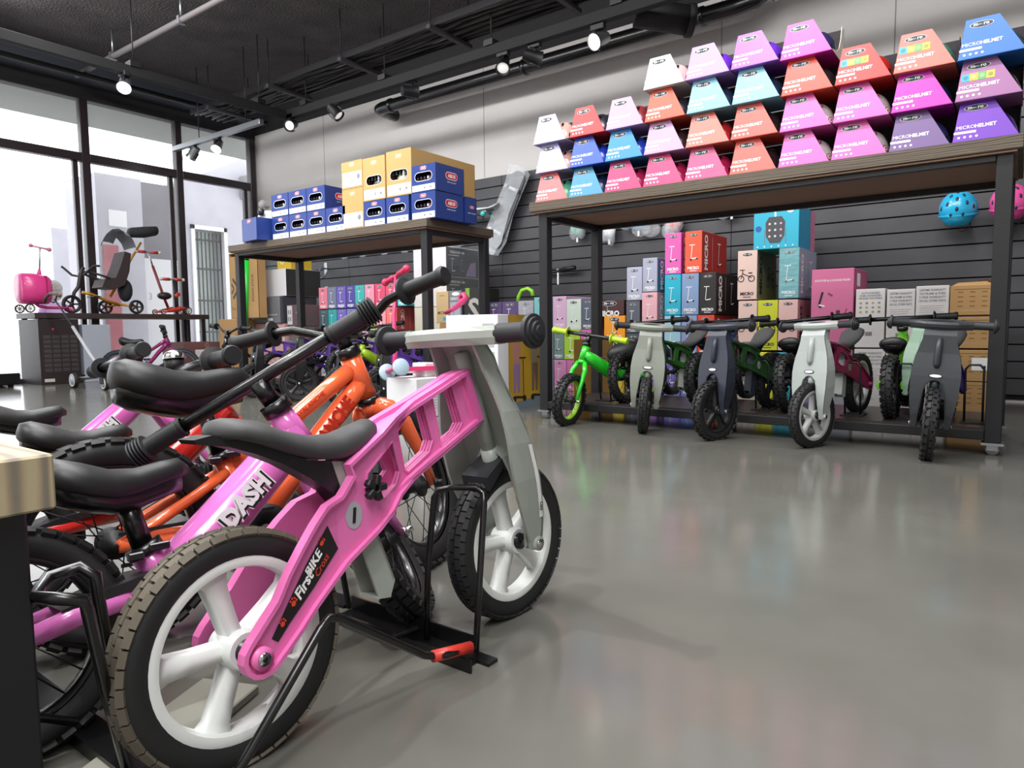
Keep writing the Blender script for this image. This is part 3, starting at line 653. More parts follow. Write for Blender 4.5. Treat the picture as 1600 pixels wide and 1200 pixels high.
def carton(x, y, z, w_, d, h, col, label, style='scooter', side=None, ink=None, name='scooter_box', cat='box', group=None, icon=0, rough=0.45, word='MICRO', rot=0):
    c = C_(col, rough) if isinstance(col, str) else col
    b = MB(); b.box(0, w_, 0, d, 0, h, c, b=0.003)
    if side: b.add([(w_+0.0004, 0.003, 0.003), (w_+0.0004, d-0.003, 0.003), (w_+0.0004, d-0.003, h-0.003), (w_+0.0004, 0.003, h-0.003)], [(0, 1, 2, 3)], C_(side, rough) if isinstance(side, str) else side)
    r = b.build(name, None, (x, y, z), rot, label, cat, group)
    F = FRONT(0, 0, 0); S = RIGHT(w_+0.0004, 0, 0); k = ink or ink_w
    if style == 'scooter':
        p = MB(); logo(p, F, w_*0.5, h-0.03, w_*0.5); icon_scooter(p, F, w_*0.45, h*0.5, min(w_*0.9, h*0.5), k, icon)
        p.text(word, w_*0.22, k, F, w_*0.5, h*0.12, 0.001, bold=0.04, maxw=w_*0.72); p.rect(w_*0.3, w_*0.7, h*0.045, h*0.06, k, F, 0.001); p.build('front_print', r)
        q = MB(); q.text(word, min(0.09, h*0.28), k, S, min(0.09, d*0.3), h*0.5, 0.001, bold=0.045, rot=PI/2, maxw=h*0.85)
        q.line([(d*0.4, h*0.1), (d*0.4, h*0.9)], 0.003, k, S, 0.001); icon_scooter(q, S, d*0.68, h*0.5, h*0.6, ink_k if icon else k, icon); q.build('side_print', r)
    elif style == 'warranty':
        p = MB(); p.text('LIFETIME WARRANTY', 0.02, ink_g, F, w_/2, h*0.93, 0.001, bold=0.02, maxw=w_*0.8).text('ON FRAME & FORK', 0.02, ink_g, F, w_/2, h*0.87, 0.001, bold=0.02, maxw=w_*0.8)
        p.text('2 YEAR WARRANTY', 0.02, ink_g, F, w_/2, h*0.81, 0.001, bold=0.02, maxw=w_*0.8).text('ON ALL OTHER PARTS', 0.02, ink_g, F, w_/2, h*0.75, 0.001, bold=0.02, maxw=w_*0.8)
        for i in range(9): p.rect(w_*0.12, w_*(0.85-0.05*(i % 3)), h*(0.66-0.035*i), h*(0.665-0.035*i), ink_g, F, 0.001)
        for i in range(8): p.rect(w_*(0.35+0.03*i), w_*(0.362+0.03*i+0.006*(i % 2)), h*0.2, h*0.27, ink_k, F, 0.001)
        p.rect(w_*0.1, w_*0.7, h*0.14, h*0.146, ink_g, F, 0.001); p.build('front_print', r)
    elif style == 'awards':
        p = MB(); p.text('AUTHORIZED', 0.018, ink_g, F, w_/2, h*0.93, 0.001, bold=0.02).text('AND AWARDED', 0.018, ink_g, F, w_/2, h*0.885, 0.001, bold=0.02).text('AROUND THE WORLD', 0.018, ink_g, F, w_/2, h*0.84, 0.001, bold=0.02, maxw=w_*0.8)
        for i in range(4):
            for j in range(3): p.ell(w_*(0.17+0.21*i), h*(0.76-0.075*j), w_*0.05, h*0.02, C_(('#a89a4a', '#7c8088', '#b5a24a', '#8f9095')[(i+j) % 4]), F, 0.001, 12)
        for i in range(8): p.rect(w_*(0.35+0.03*i), w_*(0.362+0.03*i+0.006*(i % 2)), h*0.2, h*0.27, ink_k, F, 0.001)
        p.build('front_print', r)
    elif style == 'kraft':
        p = MB(); ik = C_('#7d6238', 0.8)
        for i in range(4):
            for j in range(3): p.rect(w_*(0.18+0.27*j), w_*(0.18+0.27*j+0.12), h*(0.78-0.16*i), h*(0.81-0.16*i), ik, F, 0.001)
        p.rect(w_*0.1, w_*0.9, h*0.88, h*0.9, ik, F, 0.001); p.rect(w_*0.05, w_*0.95, h*0.12, h*0.2, mat('packing_tape', '#b59363', 0.25), F, 0.0008); p.build('front_print', r)
    return r
YF = 5.25
G1 = 'scooter boxes stacked under the right rack'
T = [  # x, z, w, d, h, front, side, label, icon
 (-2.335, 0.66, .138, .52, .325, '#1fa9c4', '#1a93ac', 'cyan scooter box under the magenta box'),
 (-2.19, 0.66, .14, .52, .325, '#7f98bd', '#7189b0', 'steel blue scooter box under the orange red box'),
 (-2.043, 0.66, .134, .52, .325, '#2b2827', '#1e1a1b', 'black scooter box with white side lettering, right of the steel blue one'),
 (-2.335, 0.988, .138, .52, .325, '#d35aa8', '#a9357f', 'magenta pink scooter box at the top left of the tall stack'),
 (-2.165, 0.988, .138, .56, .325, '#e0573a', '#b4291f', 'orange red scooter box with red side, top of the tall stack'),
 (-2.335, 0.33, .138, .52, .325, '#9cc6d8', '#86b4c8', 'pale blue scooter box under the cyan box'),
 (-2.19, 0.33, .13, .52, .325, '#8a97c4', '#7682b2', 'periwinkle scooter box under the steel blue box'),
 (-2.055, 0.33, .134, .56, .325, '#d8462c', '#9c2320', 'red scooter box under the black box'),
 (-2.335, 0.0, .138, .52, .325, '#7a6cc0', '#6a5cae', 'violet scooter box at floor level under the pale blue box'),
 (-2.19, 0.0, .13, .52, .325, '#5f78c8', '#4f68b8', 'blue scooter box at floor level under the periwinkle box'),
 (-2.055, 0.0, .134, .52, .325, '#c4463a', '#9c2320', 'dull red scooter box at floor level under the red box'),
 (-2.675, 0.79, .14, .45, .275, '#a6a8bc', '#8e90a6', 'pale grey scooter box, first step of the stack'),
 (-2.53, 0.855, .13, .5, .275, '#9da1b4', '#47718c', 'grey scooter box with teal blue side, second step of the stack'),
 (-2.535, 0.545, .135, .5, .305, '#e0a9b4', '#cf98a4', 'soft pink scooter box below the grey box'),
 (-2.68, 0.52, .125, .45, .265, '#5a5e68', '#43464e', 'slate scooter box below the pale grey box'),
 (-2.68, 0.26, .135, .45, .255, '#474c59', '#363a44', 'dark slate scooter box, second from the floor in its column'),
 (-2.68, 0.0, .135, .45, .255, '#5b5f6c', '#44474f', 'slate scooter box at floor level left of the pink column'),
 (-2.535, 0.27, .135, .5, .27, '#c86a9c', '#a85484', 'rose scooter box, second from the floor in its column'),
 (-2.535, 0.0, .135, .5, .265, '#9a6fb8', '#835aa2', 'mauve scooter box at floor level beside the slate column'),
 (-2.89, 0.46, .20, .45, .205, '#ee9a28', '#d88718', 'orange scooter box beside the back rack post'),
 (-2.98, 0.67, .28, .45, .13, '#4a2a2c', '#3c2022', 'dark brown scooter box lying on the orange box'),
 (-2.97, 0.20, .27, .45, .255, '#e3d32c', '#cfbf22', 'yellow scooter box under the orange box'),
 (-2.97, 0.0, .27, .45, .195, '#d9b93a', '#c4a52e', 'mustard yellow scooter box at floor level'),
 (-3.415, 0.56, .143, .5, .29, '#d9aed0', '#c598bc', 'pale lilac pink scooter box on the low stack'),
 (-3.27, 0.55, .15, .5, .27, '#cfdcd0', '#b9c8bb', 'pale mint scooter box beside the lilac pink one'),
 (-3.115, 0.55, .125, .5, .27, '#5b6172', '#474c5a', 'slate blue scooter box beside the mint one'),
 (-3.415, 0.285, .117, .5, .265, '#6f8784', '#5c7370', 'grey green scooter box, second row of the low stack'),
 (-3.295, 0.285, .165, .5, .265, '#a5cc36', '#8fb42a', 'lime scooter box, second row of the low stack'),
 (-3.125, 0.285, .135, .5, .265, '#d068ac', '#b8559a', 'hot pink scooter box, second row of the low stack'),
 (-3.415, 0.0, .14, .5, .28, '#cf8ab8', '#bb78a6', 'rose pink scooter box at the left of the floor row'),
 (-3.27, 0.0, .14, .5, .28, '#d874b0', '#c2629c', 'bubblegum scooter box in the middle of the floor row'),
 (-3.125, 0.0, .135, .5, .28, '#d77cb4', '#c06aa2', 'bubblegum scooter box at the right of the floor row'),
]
for x, z, w_, d, h, c, s2, lb in T:
    carton(x, YF, z, w_, d, h, c, lb, side=s2, group=G1)
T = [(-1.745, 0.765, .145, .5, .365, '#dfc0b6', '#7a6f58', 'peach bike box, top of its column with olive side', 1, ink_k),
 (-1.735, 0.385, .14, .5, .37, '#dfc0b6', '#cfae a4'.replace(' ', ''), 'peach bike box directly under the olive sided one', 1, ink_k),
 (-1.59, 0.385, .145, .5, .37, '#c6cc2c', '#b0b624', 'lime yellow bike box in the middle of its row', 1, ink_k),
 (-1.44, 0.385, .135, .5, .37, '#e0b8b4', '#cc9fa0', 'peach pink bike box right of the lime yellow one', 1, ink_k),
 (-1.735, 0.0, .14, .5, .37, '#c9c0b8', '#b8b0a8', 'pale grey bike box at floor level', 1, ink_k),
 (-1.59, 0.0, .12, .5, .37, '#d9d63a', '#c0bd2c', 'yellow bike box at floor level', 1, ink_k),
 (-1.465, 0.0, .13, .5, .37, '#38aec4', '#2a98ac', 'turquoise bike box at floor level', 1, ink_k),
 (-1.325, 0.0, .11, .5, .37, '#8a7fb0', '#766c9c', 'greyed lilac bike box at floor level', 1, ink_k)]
for x, z, w_, d, h, c, s2, lb, ic, ik in T:
    carton(x, YF, z, w_, d, h, c, lb, side=s2, group='bike boxes stacked under the right rack', icon=1, ink=ik, name='bike_box')
r = carton(-1.63, YF, 1.13, .32, .47, .30, '#35aecb', 'big sky blue box with a grey seat picture, topmost of the middle stack', style='none', side='#2792b8', name='large_box')
p = MB(); F = FRONT(0, 0, 0)
p.poly([(0.09, 0.09), (0.12, 0.04), (0.19, 0.04), (0.22, 0.09), (0.225, 0.19), (0.20, 0.23), (0.11, 0.23), (0.085, 0.19)], C_('#4a4d52'), F, 0.001)
for i in range(9): p.ell(0.115+0.04*(i % 3), 0.09+0.045*(i//3), 0.009, 0.009, C_(('#e8c8c0', '#c8d4e0', '#e3a0b8')[i % 3]), F, 0.0018, 6)
p.line([(0.155, 0.23), (0.155, 0.28)], 0.012, ink_w, F, 0.001); p.line([(0.08, 0.04), (0.08, 0.14)], 0.006, ink_g, F, 0.001); p.line([(0.23, 0.04), (0.23, 0.14)], 0.006, ink_g, F, 0.001)
p.ell(0.035, 0.15, 0.022, 0.022, C_('#2d5fa8'), F, 0.001); p.ell(0.26, 0.27, 0.025, 0.02, ink_w, F, 0.001)
for i in range(6): p.ell(0.03+0.05*i, 0.018, 0.006, 0.006, ink_w, F, 0.001, 6)
p.build('front_print', r)
p = MB(); p.rect(0.33, 0.46, 0.003, 0.297, C_('#c97a96'), RIGHT(0.3205, 0, 0), 0.001).build('side_print', r)
r = carton(-1.44, YF, 0.765, .137, .5, .36, '#3aa5ae', 'teal box wrapped in shiny clear plastic', style='scooter', side='#8a9ab4', name='wrapped_box')
MB().box(-0.004, 0.141, -0.004, 0.504, -0.002, 0.366, plastic_wrap, b=0.006).build('plastic_wrap', r)
r = carton(-1.215, YF, 0.40, .275, .5, .56, '#cf6f98', 'large rose pink scooter box beside the white cartons', style='none', side='#b5557f', name='large_box')
p = MB(); F = FRONT(0, 0, 0); p.text('SCOOTER & LUGGAGE RIDER', 0.02, ink_w, F, 0.137, 0.48, 0.001, maxw=0.23, bold=0.01)
p.line([(0.05, 0.30), (0.075, 0.40)], 0.014, ink_k, F, 0.001); p.line([(0.05, 0.31), (0.09, 0.30)], 0.01, ink_w, F, 0.0012); p.ell(0.06, 0.295, 0.008, 0.008, ink_k, F, 0.0016)
p.line([(0.11, 0.39), (0.14, 0.37)], 0.012, C_('#8a3a5c'), F, 0.001); p.rect(0.165, 0.19, 0.20, 0.27, C_('#4a3038'), F, 0.001); p.line([(0.21, 0.22), (0.235, 0.28)], 0.006, C_('#7a2a40'), F, 0.001)
p.ell(0.225, 0.09, 0.022, 0.022, C_('#e6a8c4'), F, 0.001); p.build('front_print', r)
MB().rect(0.1, 0.22, 0.44, 0.53, wht, RIGHT(0.2755, 0, 0), 0.001).build('side_print', r)
carton(-1.215, YF, 0.0, .275, .5, .395, '#a9a9b4', 'grey carton under the large rose pink box', style='warranty', name='carton', cat='carton')
for x, z, w_, h, st, lb in ((-0.925, 0.41, .18, .40, 'awards', 'white carton with rows of award medals'), (-0.735, 0.40, .165, .40, 'warranty', 'white warranty carton in the middle of the three'),
    (-0.565, 0.43, .185, .385, 'warranty', 'tallest white warranty carton beside the brown cartons'), (-0.925, 0.0, .19, .40, 'warranty', 'white warranty carton at floor level under the medals carton'),
    (-0.73, 0.0, .16, .395, 'warranty', 'white carton at floor level, second from the left'), (-0.565, 0.0, .185, .425, 'warranty', 'white carton at floor level under the tallest one')):
    carton(x, YF, z, w_, .45, h, '#d3cfce', lb, style=st, side='#bdb9b8', name='carton', cat='carton', group='white cartons under the right rack')
for x, z, w_, h, lb in ((-0.375, 0.62, .235, .185, 'brown carton with raised torn flaps, topmost of its stack'), (-0.37, 0.41, .235, .20, 'brown carton second from the top'), (-0.365, 0.20, .23, .20, 'brown carton with white shipping label, second from the floor'), (-0.365, 0.0, .22, .195, 'brown carton at the bottom of its stack')):
    r = carton(x, YF, z, w_, .45, h, brown_card, lb, style='kraft', name='carton', cat='carton', group='brown cartons under the right rack')
    if 'label' in lb: MB().rect(0.12, 0.21, 0.07, 0.15, wht, FRONT(0, 0, 0), 0.0015).rect(0.175, 0.195, 0.08, 0.10, ink_k, FRONT(0, 0, 0), 0.002).build('shipping_label', r)
    if 'torn' in lb:
        b = MB(); b.add([(0, 0, h), (w_, 0, h), (w_*0.8, 0.08, h+0.03), (w_*0.15, 0.07, h+0.025)], [(0, 1, 2, 3)], brown_card); b.add([(0.02, 0.2, h), (w_-0.02, 0.2, h), (w_*0.85, 0.12, h+0.045), (w_*0.3, 0.11, h+0.02)], [(0, 1, 2, 3)], brown_card); b.build('flap', r)
# between the racks
carton(-4.17, YF, .57, .175, .5, .25, '#55406f', 'purple scooter box at the left of the pair between the racks', side='#453358', group=G1)
carton(-3.99, YF, .57, .185, .5, .25, '#5c4578', 'purple scooter box at the right of the pair between the racks', side='#4a3562', group=G1)
r = carton(-3.80, YF, .57, .17, .5, .25, '#a9a6b4', 'silver scooter box in shiny wrap between the racks', side='#93909e', group=G1)
MB().box(-0.004, 0.174, -0.004, 0.504, 0, 0.256, plastic_wrap, b=0.006).build('plastic_wrap', r)
carton(-3.62, YF, .57, .18, .5, .28, '#7fc6c6', 'pale turquoise scooter box behind the rack post', side='#6ab0b0', group=G1)
for i, (x, c, nm) in enumerate(((-4.17, '#6b5a86', 'greyed violet'), (-3.96, '#4a6a9a', 'denim blue'), (-3.76, '#b06a9a', 'orchid pink'), (-3.57, '#8fa0a8', 'blue grey'))):
    for k, z in enumerate((0.0, 0.285)):
        carton(x, YF, z, .17, .5, .28, c, '%s scooter box in the %s row between the racks' % (nm, 'floor' if k == 0 else 'second'), side=c, group=G1)
# under the left rack
G2 = 'scooter boxes stacked under the left rack'
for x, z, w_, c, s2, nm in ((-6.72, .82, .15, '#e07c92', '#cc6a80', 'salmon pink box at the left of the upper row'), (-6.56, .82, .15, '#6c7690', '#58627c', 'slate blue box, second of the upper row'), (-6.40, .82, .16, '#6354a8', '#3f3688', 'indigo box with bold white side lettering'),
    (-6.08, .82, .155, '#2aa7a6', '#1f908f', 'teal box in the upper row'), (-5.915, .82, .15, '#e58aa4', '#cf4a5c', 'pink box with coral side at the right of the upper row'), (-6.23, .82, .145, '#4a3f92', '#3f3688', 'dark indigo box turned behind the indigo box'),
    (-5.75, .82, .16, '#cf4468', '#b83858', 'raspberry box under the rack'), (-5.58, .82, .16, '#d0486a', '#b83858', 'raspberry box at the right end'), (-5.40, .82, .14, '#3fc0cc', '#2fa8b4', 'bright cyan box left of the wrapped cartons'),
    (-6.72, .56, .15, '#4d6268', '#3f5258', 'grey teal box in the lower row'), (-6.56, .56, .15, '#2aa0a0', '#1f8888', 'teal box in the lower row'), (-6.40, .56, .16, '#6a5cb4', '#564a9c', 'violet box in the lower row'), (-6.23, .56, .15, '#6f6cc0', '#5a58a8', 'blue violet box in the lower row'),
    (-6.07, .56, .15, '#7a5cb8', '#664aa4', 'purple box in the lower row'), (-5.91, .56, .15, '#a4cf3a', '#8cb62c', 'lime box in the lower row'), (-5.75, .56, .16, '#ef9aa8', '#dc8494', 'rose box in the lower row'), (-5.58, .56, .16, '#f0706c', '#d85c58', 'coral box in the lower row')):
    carton(x, YF, z, w_, .5, .25, c, nm, side=s2, group=G2)
for i in range(7):
    cc = ('#b0a8c0', '#5c5a80', '#9a7aa8', '#6a88a8', '#c89ab0', '#7a8a70', '#a06a80')[i]; nn = ('pale violet', 'slate violet', 'mauve', 'dull blue', 'dusty pink', 'sage', 'plum')[i]
    carton(-6.72+0.17*i, YF, 0.28, .16, .5, .275, cc, nn+' box, second from the floor under the left rack', side=cc, group=G2)
    carton(-6.72+0.17*i, YF, 0.0, .16, .5, .275, cc, nn+' box at floor level under the left rack', side=cc, group=G2)
carton(-6.84, YF, .56, .11, .4, .26, '#d070a0', 'orchid pink box squeezed beside the dark brown carton', side='#b85c8c', group=G2)
def wrapped(x, z, w_, h, col, side, lb, txt=None):
    r = carton(x, YF, z, w_, .52, h, col, lb, style='none', side=side, name='wrapped_carton', cat='carton')
    if txt:
        S = RIGHT(w_+0.001, 0, 0); p = MB(); p.text(txt, 0.035, ink_w, S, 0.17, h-0.05, 0.001, bold=0.03, maxw=0.26); p.rect(0.04, 0.2, h-0.085, h-0.078, ink_w, S, 0.001)
        icon_scooter(p, S, 0.10, h*0.38, h*0.5, ink_w); icon_scooter(p, S, 0.24, h*0.38, h*0.45, ink_g)
        p.poly([(0.30, 0.01), (0.47, 0.01), (0.47, h*0.55), (0.38, h*0.5)], C_('#9a86a6'), S, 0.0008)
        p.build('side_print', r)
    MB().box(-0.004, w_+0.004, -0.004, .524, -0.001, h+0.004, plastic_wrap, b=0.006).build('plastic_wrap', r)
    return r
wrapped(-5.15, 1.105, .455, .295, '#d9d2d6', '#34333a', 'upper white trike carton with black printed side, wrapped in plastic', 'TRIKE EVO 100')
wrapped(-5.15, .80, .455, .30, '#ddd6d2', '#3a3a36', 'middle white trike carton with black printed side, wrapped in plastic', 'TRIKE EVO 100')
wrapped(-5.15, .50, .455, .295, '#d8cfb4', '#b8a878', 'cream wrapped carton under the white trike cartons')
wrapped(-5.15, .0, .455, .495, '#cfc8b8', '#a89c80', 'pale carton at floor level under the cream wrapped carton')
b = MB()
for i in range(9): b.sphere((0.05*i+0.02*math.sin(i*3), 0.05*math.cos(i*2), 0.04+0.015*math.sin(i)), (0.05, 0.06, 0.045), plastic_wrap, 10, 6)
b.build('crumpled_plastic', None, (-5.0, 5.4, 1.405), 0, 'crumpled clear plastic on top of the white trike cartons', 'plastic')
r = carton(-4.72, 5.12, .63, .165, .12, .31, '#c9ab7c', 'narrow beige box with brown lettering', style='none', side='#b09468', name='slim_box')
MB().text('micro', .025, C_('#5a4630'), FRONT(0, 0, 0), .082, .27, .001).text('MICRO', .04, C_('#6a5030'), FRONT(0, 0, 0), .082, .1, .001, bold=.02, maxw=.12).rect(.09, .15, .02, .055, ink_b, FRONT(0, 0, 0), .001).build('front_print', r)
r = carton(-4.55, 5.12, .63, .165, .12, .31, '#7b7d86', 'narrow grey box with a scooter picture', style='none', side='#5c5e66', name='slim_box')
p = MB(); F = FRONT(0, 0, 0); p.rect(.02, .145, .02, .2, C_('#aab0be'), F, .0006); icon_scooter(p, F, .07, .11, .12, ink_k); p.text('LEGLITE', .035, ink_w, F, .085, .235, .001, bold=.02, maxw=.12); p.ell(.09, .28, .05, .018, ink_w, F, .001); p.build('front_print', r)
r = carton(-4.38, 5.14, .63, .21, .3, .33, '#232323', 'black box with a big pale S and a green tag', style='none', side='#1b1b1b', name='slim_box')
p = MB(); p.text('S', .30, C_('#b9b4ae'), FRONT(0, 0, 0), .13, .12, .001, bold=.03).rect(.03, .08, .24, .33, C_('#7fae3a'), FRONT(0, 0, 0), .001).build('front_print', r)
MB().box(0.02, 0.52, -0.02, 0.4, 0, 0.63, brown_card, b=.003).build('carton', None, (-4.7, 5.14, 0), 0, 'plain brown carton carrying the slim beige, grey and black boxes', 'carton')
t = thing('green_hoop', 'lime green hooked handle sticking up behind the purple boxes', 'handle', (-3.95, 5.55, .82))
MB().tube([(-.07, 0, 0), (-.06, 0, .06), (-.02, 0, .12), (.05, 0, .135), (.1, 0, .11), (.11, 0, .06)], .02, C_('#8ccf2a', .4), 12).build('hoop', t)
MB().cyl((-.08, 0, -.25), (-.07, 0, .02), .014, steel_blk).build('stem', t)
# far left group under the left rack
r = MB(); r.box(0, .58, 0, .5, 0, .31, C_('#3a3b42', .5), b=.003); r = r.build('wrapped_carton', None, (-7.60, 4.95, .66), 0, 'dark carton in shiny clear plastic beside the green tube', 'carton')
MB().box(-.004, .54, -.006, .49, -.001, .314, plastic_wrap, b=.006).build('plastic_wrap', r)
p = MB(); F = FRONT(0, 0, 0)
for i in range(7): p.ell(.27+.035*i, .10, .008, .008, ink_w, F, .008, 6)
p.rect(.3, .4, .03, .06, ink_w, F, .008); p.build('front_print', r)
r = MB().box(0, .42, 0, .5, 0, .32, C_('#d9d9dc', .6), b=.003).build('carton', None, (-7.42, 5.0, .98), 0, 'blank bright white carton front on the plastic wrapped carton', 'carton')
MB().rect(.003, .497, .003, .317, C_('#2f302f'), RIGHT(.42, 0, 0), .001).build('side_print', r)
r = MB().box(0, .27, 0, .3, 0, .22, C_('#c9ab2c', .5), b=.003).build('small_box', None, (-7.30, 5.1, 1.305), 0, 'yellow box on top of the white fronted carton', 'box')
p = MB(); F = FRONT(0, 0, 0); p.ell(.1, .11, .045, .05, C_('#e3d79a'), F, .001); p.ell(.1, .11, .025, .03, C_('#a8902a'), F, .0015); p.build('front_print', r)
MB().box(0, .58, 0, .5, 0, .655, C_('#c9a0a0', .6), b=.003).build('carton', None, (-7.6, 4.97, 0), 0, 'dull pink carton at floor level under the wrapped dark carton', 'carton')
r = MB().box(0, .27, 0, .4, 0, .25, C_('#5c4a4c', .5), b=.003).build('carton', None, (-7.0, 5.0, .62), 0, 'brown grey picture carton left of the salmon pink box', 'carton')
p = MB(); F = FRONT(0, 0, 0) @ Matrix.Diagonal((.64, 1, 1, 1)); p.rect(.01, .16, .02, .24, C_('#d0c9cc'), F, .001)
for i in range(4): p.rect(.03+.06*(i % 2), .065+.06*(i % 2), .06+.08*(i//2), .11+.08*(i//2), ink_g, F, .0015)
p.line([(.26, .16), (.33, .15), (.37, .2)], .02, C_('#8a7476'), F, .001); p.build('front_print', r)
MB().box(0, .27, 0, .4, 0, .615, C_('#6a5a5c', .6), b=.003).build('carton', None, (-7.0, 5.02, 0), 0, 'grey brown carton under the picture carton', 'carton')
# pood stick display
t = thing('display_carton', 'tall open brown carton with a chevron mark and upright lettering', 'carton', (-7.76, 4.75, .72))
for z in (0,): pass
b = MB(); b.box(0, .58, .1, .105, 0, .78, brown_card); b.box(0, .005, 0, .1, 0, .78, brown_card); b.box(.575, .58, 0, .1, 0, .78, brown_card); b.box(0, .58, 0, .1, .775, .78, brown_card); b.box(0, .58, 0, .1, 0, .005, brown_card)
b.box(.0, .28, 0, .004, 0, .74, brown_card); b.box(.36, .58, 0, .004, 0, .72, brown_card); b.build('case', t)
p = MB(); F = FRONT(0, 0, 0); ck = C_('#3c3530', .7); p.line([(.06, .48), (.17, .36), (.06, .24)], .03, ck, F, .001); p.line([(.03, .42), (.08, .36), (.03, .30)], .02, ck, F, .001); p.text('Tox', .05, ck, F, .06, .12, .001)
p.text('POOD STICK', .055, ck, F, .47, .36, .001, rot=PI/2, bold=.01, maxw=.42); p.build('front_print', t)
g = MB(); g.cyl((.30, .03, -.1), (.37, .04, .68), .03, C_('#1fc93a', .35), 16).cyl((.37, .04, .68), (.374, .041, .73), .026, steel_blk, 14)
g = g.build('green_tube', None, (-7.74, 4.70, .72), 0, 'bright green tube standing in the open brown carton', 'tube')
d_ = Vector((.07, .01, .78)).normalized(); Mx = Matrix(((d_.x, 0, 0, .325-.003), (d_.y, 0, -1, -.002), (d_.z, 0, 0, .2), (0, 0, 0, 1)))
mm = Matrix.Translation((.338, .0, .32)) @ Matrix.Rotation(R_(5), 4, 'Y') @ FRONT(0, 0, 0)
MB().text('MONTECH', .045, ink_k, mm, 0, 0, .001, rot=PI/2, bold=.01, maxw=.42).build('lettering', g)
MB().box(0, .39, 0, .5, 0, .715, brown_card, b=.004).build('carton', None, (-8.0, 4.72, 0), 0, 'big brown carton under the open display carton in the left corner', 'carton')
MB().box(0, .3, 0, .4, 0, .62, C_('#cfd4dc', .4), b=.003).build('carton', None, (-8.75, 5.3, 0), 0, 'pale carton standing by the window corner', 'carton')
MB().box(0, .35, 0, .25, 0, .62, C_('#3c4048', .2), b=.003).build('panel_box', None, (-8.42, 5.35, 0), 0, 'shiny dark grey box beside the corner mullion', 'box')
MB().box(0, .5, 0, .6, 0, .44, C_('#6a4646', .6), b=.003).text('NORCO', .07, C_('#a98a88'), RIGHT(.5, 0, 0), .3, .3, .001, rot=PI/2).build('carton', None, (-8.58, 4.3, 0), 0, 'long red brown carton on the floor under the display table', 'carton')
MB().box(0, .3, 0, .3, 0, .35, C_('#cfc6c4', .6), b=.003).build('carton', None, (-8.0, 4.4, 0), 0, 'small off white carton left of the dark bikes', 'carton')
# tall printed display boxes by the right rack
r = MB().box(0, .46, 0, .12, 0, .66, C_('#d6d6da', .5), b=.004).build('display_box', None, (-3.25, 3.62, 0), 0, 'tall white display box with grey picture panels', 'display box')
p = MB(); F = FRONT(0, 0, 0)
for i in range(3): p.rect(.33, .43, .06+.19*i, .22+.19*i, C_('#a5a6ac'), F, .001); p.line([(.36, .1+.19*i), (.40, .14+.19*i), (.37, .18+.19*i)], .012, ink_r, F, .002)
p.build('front_print', r)
r = MB().box(0, .005, 0, .62, 0, .66, C_('#b58f22', .45)).build('picture_board', None, (-2.81, 3.65, 0), 0, 'mustard display panel printed with two children on scooters', 'display box')
p = MB(); S = RIGHT(.005, 0, 0); sk = C_('#a88'+'070'); 
for cx, c1, c2 in ((.20, '#b07a70', '#8a6f9a'), (.42, '#8f8070', '#6a5a50')):
    p.ell(cx, .50, .03, .035, C_('#b98a70'), S, .001, 14); p.poly([(cx-.034, .505), (cx-.028, .54), (cx, .552), (cx+.028, .54), (cx+.034, .505)], C_('#5f5478'), S, .0015)
    p.poly([(cx-.05, .46), (cx+.05, .46), (cx+.04, .32), (cx-.04, .32)], C_(c1), S, .001); p.poly([(cx-.04, .32), (cx+.04, .32), (cx+.035, .12), (cx+.008, .12), (cx, .26), (cx-.01, .12), (cx-.038, .12)], C_(c2), S, .001)
    p.line([(cx+.08, .08), (cx+.075, .36)], .008, ink_k, S, .0015); p.line([(cx+.03, .36), (cx+.11, .36)], .01, ink_k, S, .0015); p.line([(cx-.03, .09), (cx+.1, .08)], .016, ink_k, S, .0015)
    p.ell(cx-.03, .075, .022, .022, ink_k, S, .002, 12); p.ell(cx+.09, .075, .022, .022, ink_k, S, .002, 12)
p.poly([(.0, 0), (.62, 0), (.62, .10), (.3, .06), (0, .05)], C_('#6f7d88'), S, .0008); p.build('front_print', r)
r = MB().box(0, .005, 0, .6, 0, .48, C_('#b58f22', .45)).build('picture_board', None, (-2.62, 4.3, 0), 0, 'mustard display panel behind the left post of the right rack', 'display box')
# white display box with toddler scooter
t = MB().box(0, .27, 0, .5, 0, .255, wht, b=.004).build('display_plinth', None, (-3.30, 3.09, 0), 0, 'low white display plinth box behind the orange fork', 'display box')
MB().ell(.13, .05, .04, .014, ink_k, FRONT(0, 0, 0), .001).ell(.13, .05, .034, .010, wht, FRONT(0, 0, 0), .0016).build('front_print', t)
p = MB().rect(.05, .45, .03, .2, C_('#dcdcde'), RIGHT(.27, 0, 0), .001)
for i in range(8): p.rect(.06, .4-.03*(i % 3), .18-.018*i, .183-.018*i, ink_g, RIGHT(.27, 0, 0), .002)
p.build('side_print', t)
MB().box(0, .12, 0, .1, 0, .09, wht, b=.004).build('stand_block', None, (-3.22, 3.25, .256), 0, 'small white block on the plinth under the pink scooter', 'stand')

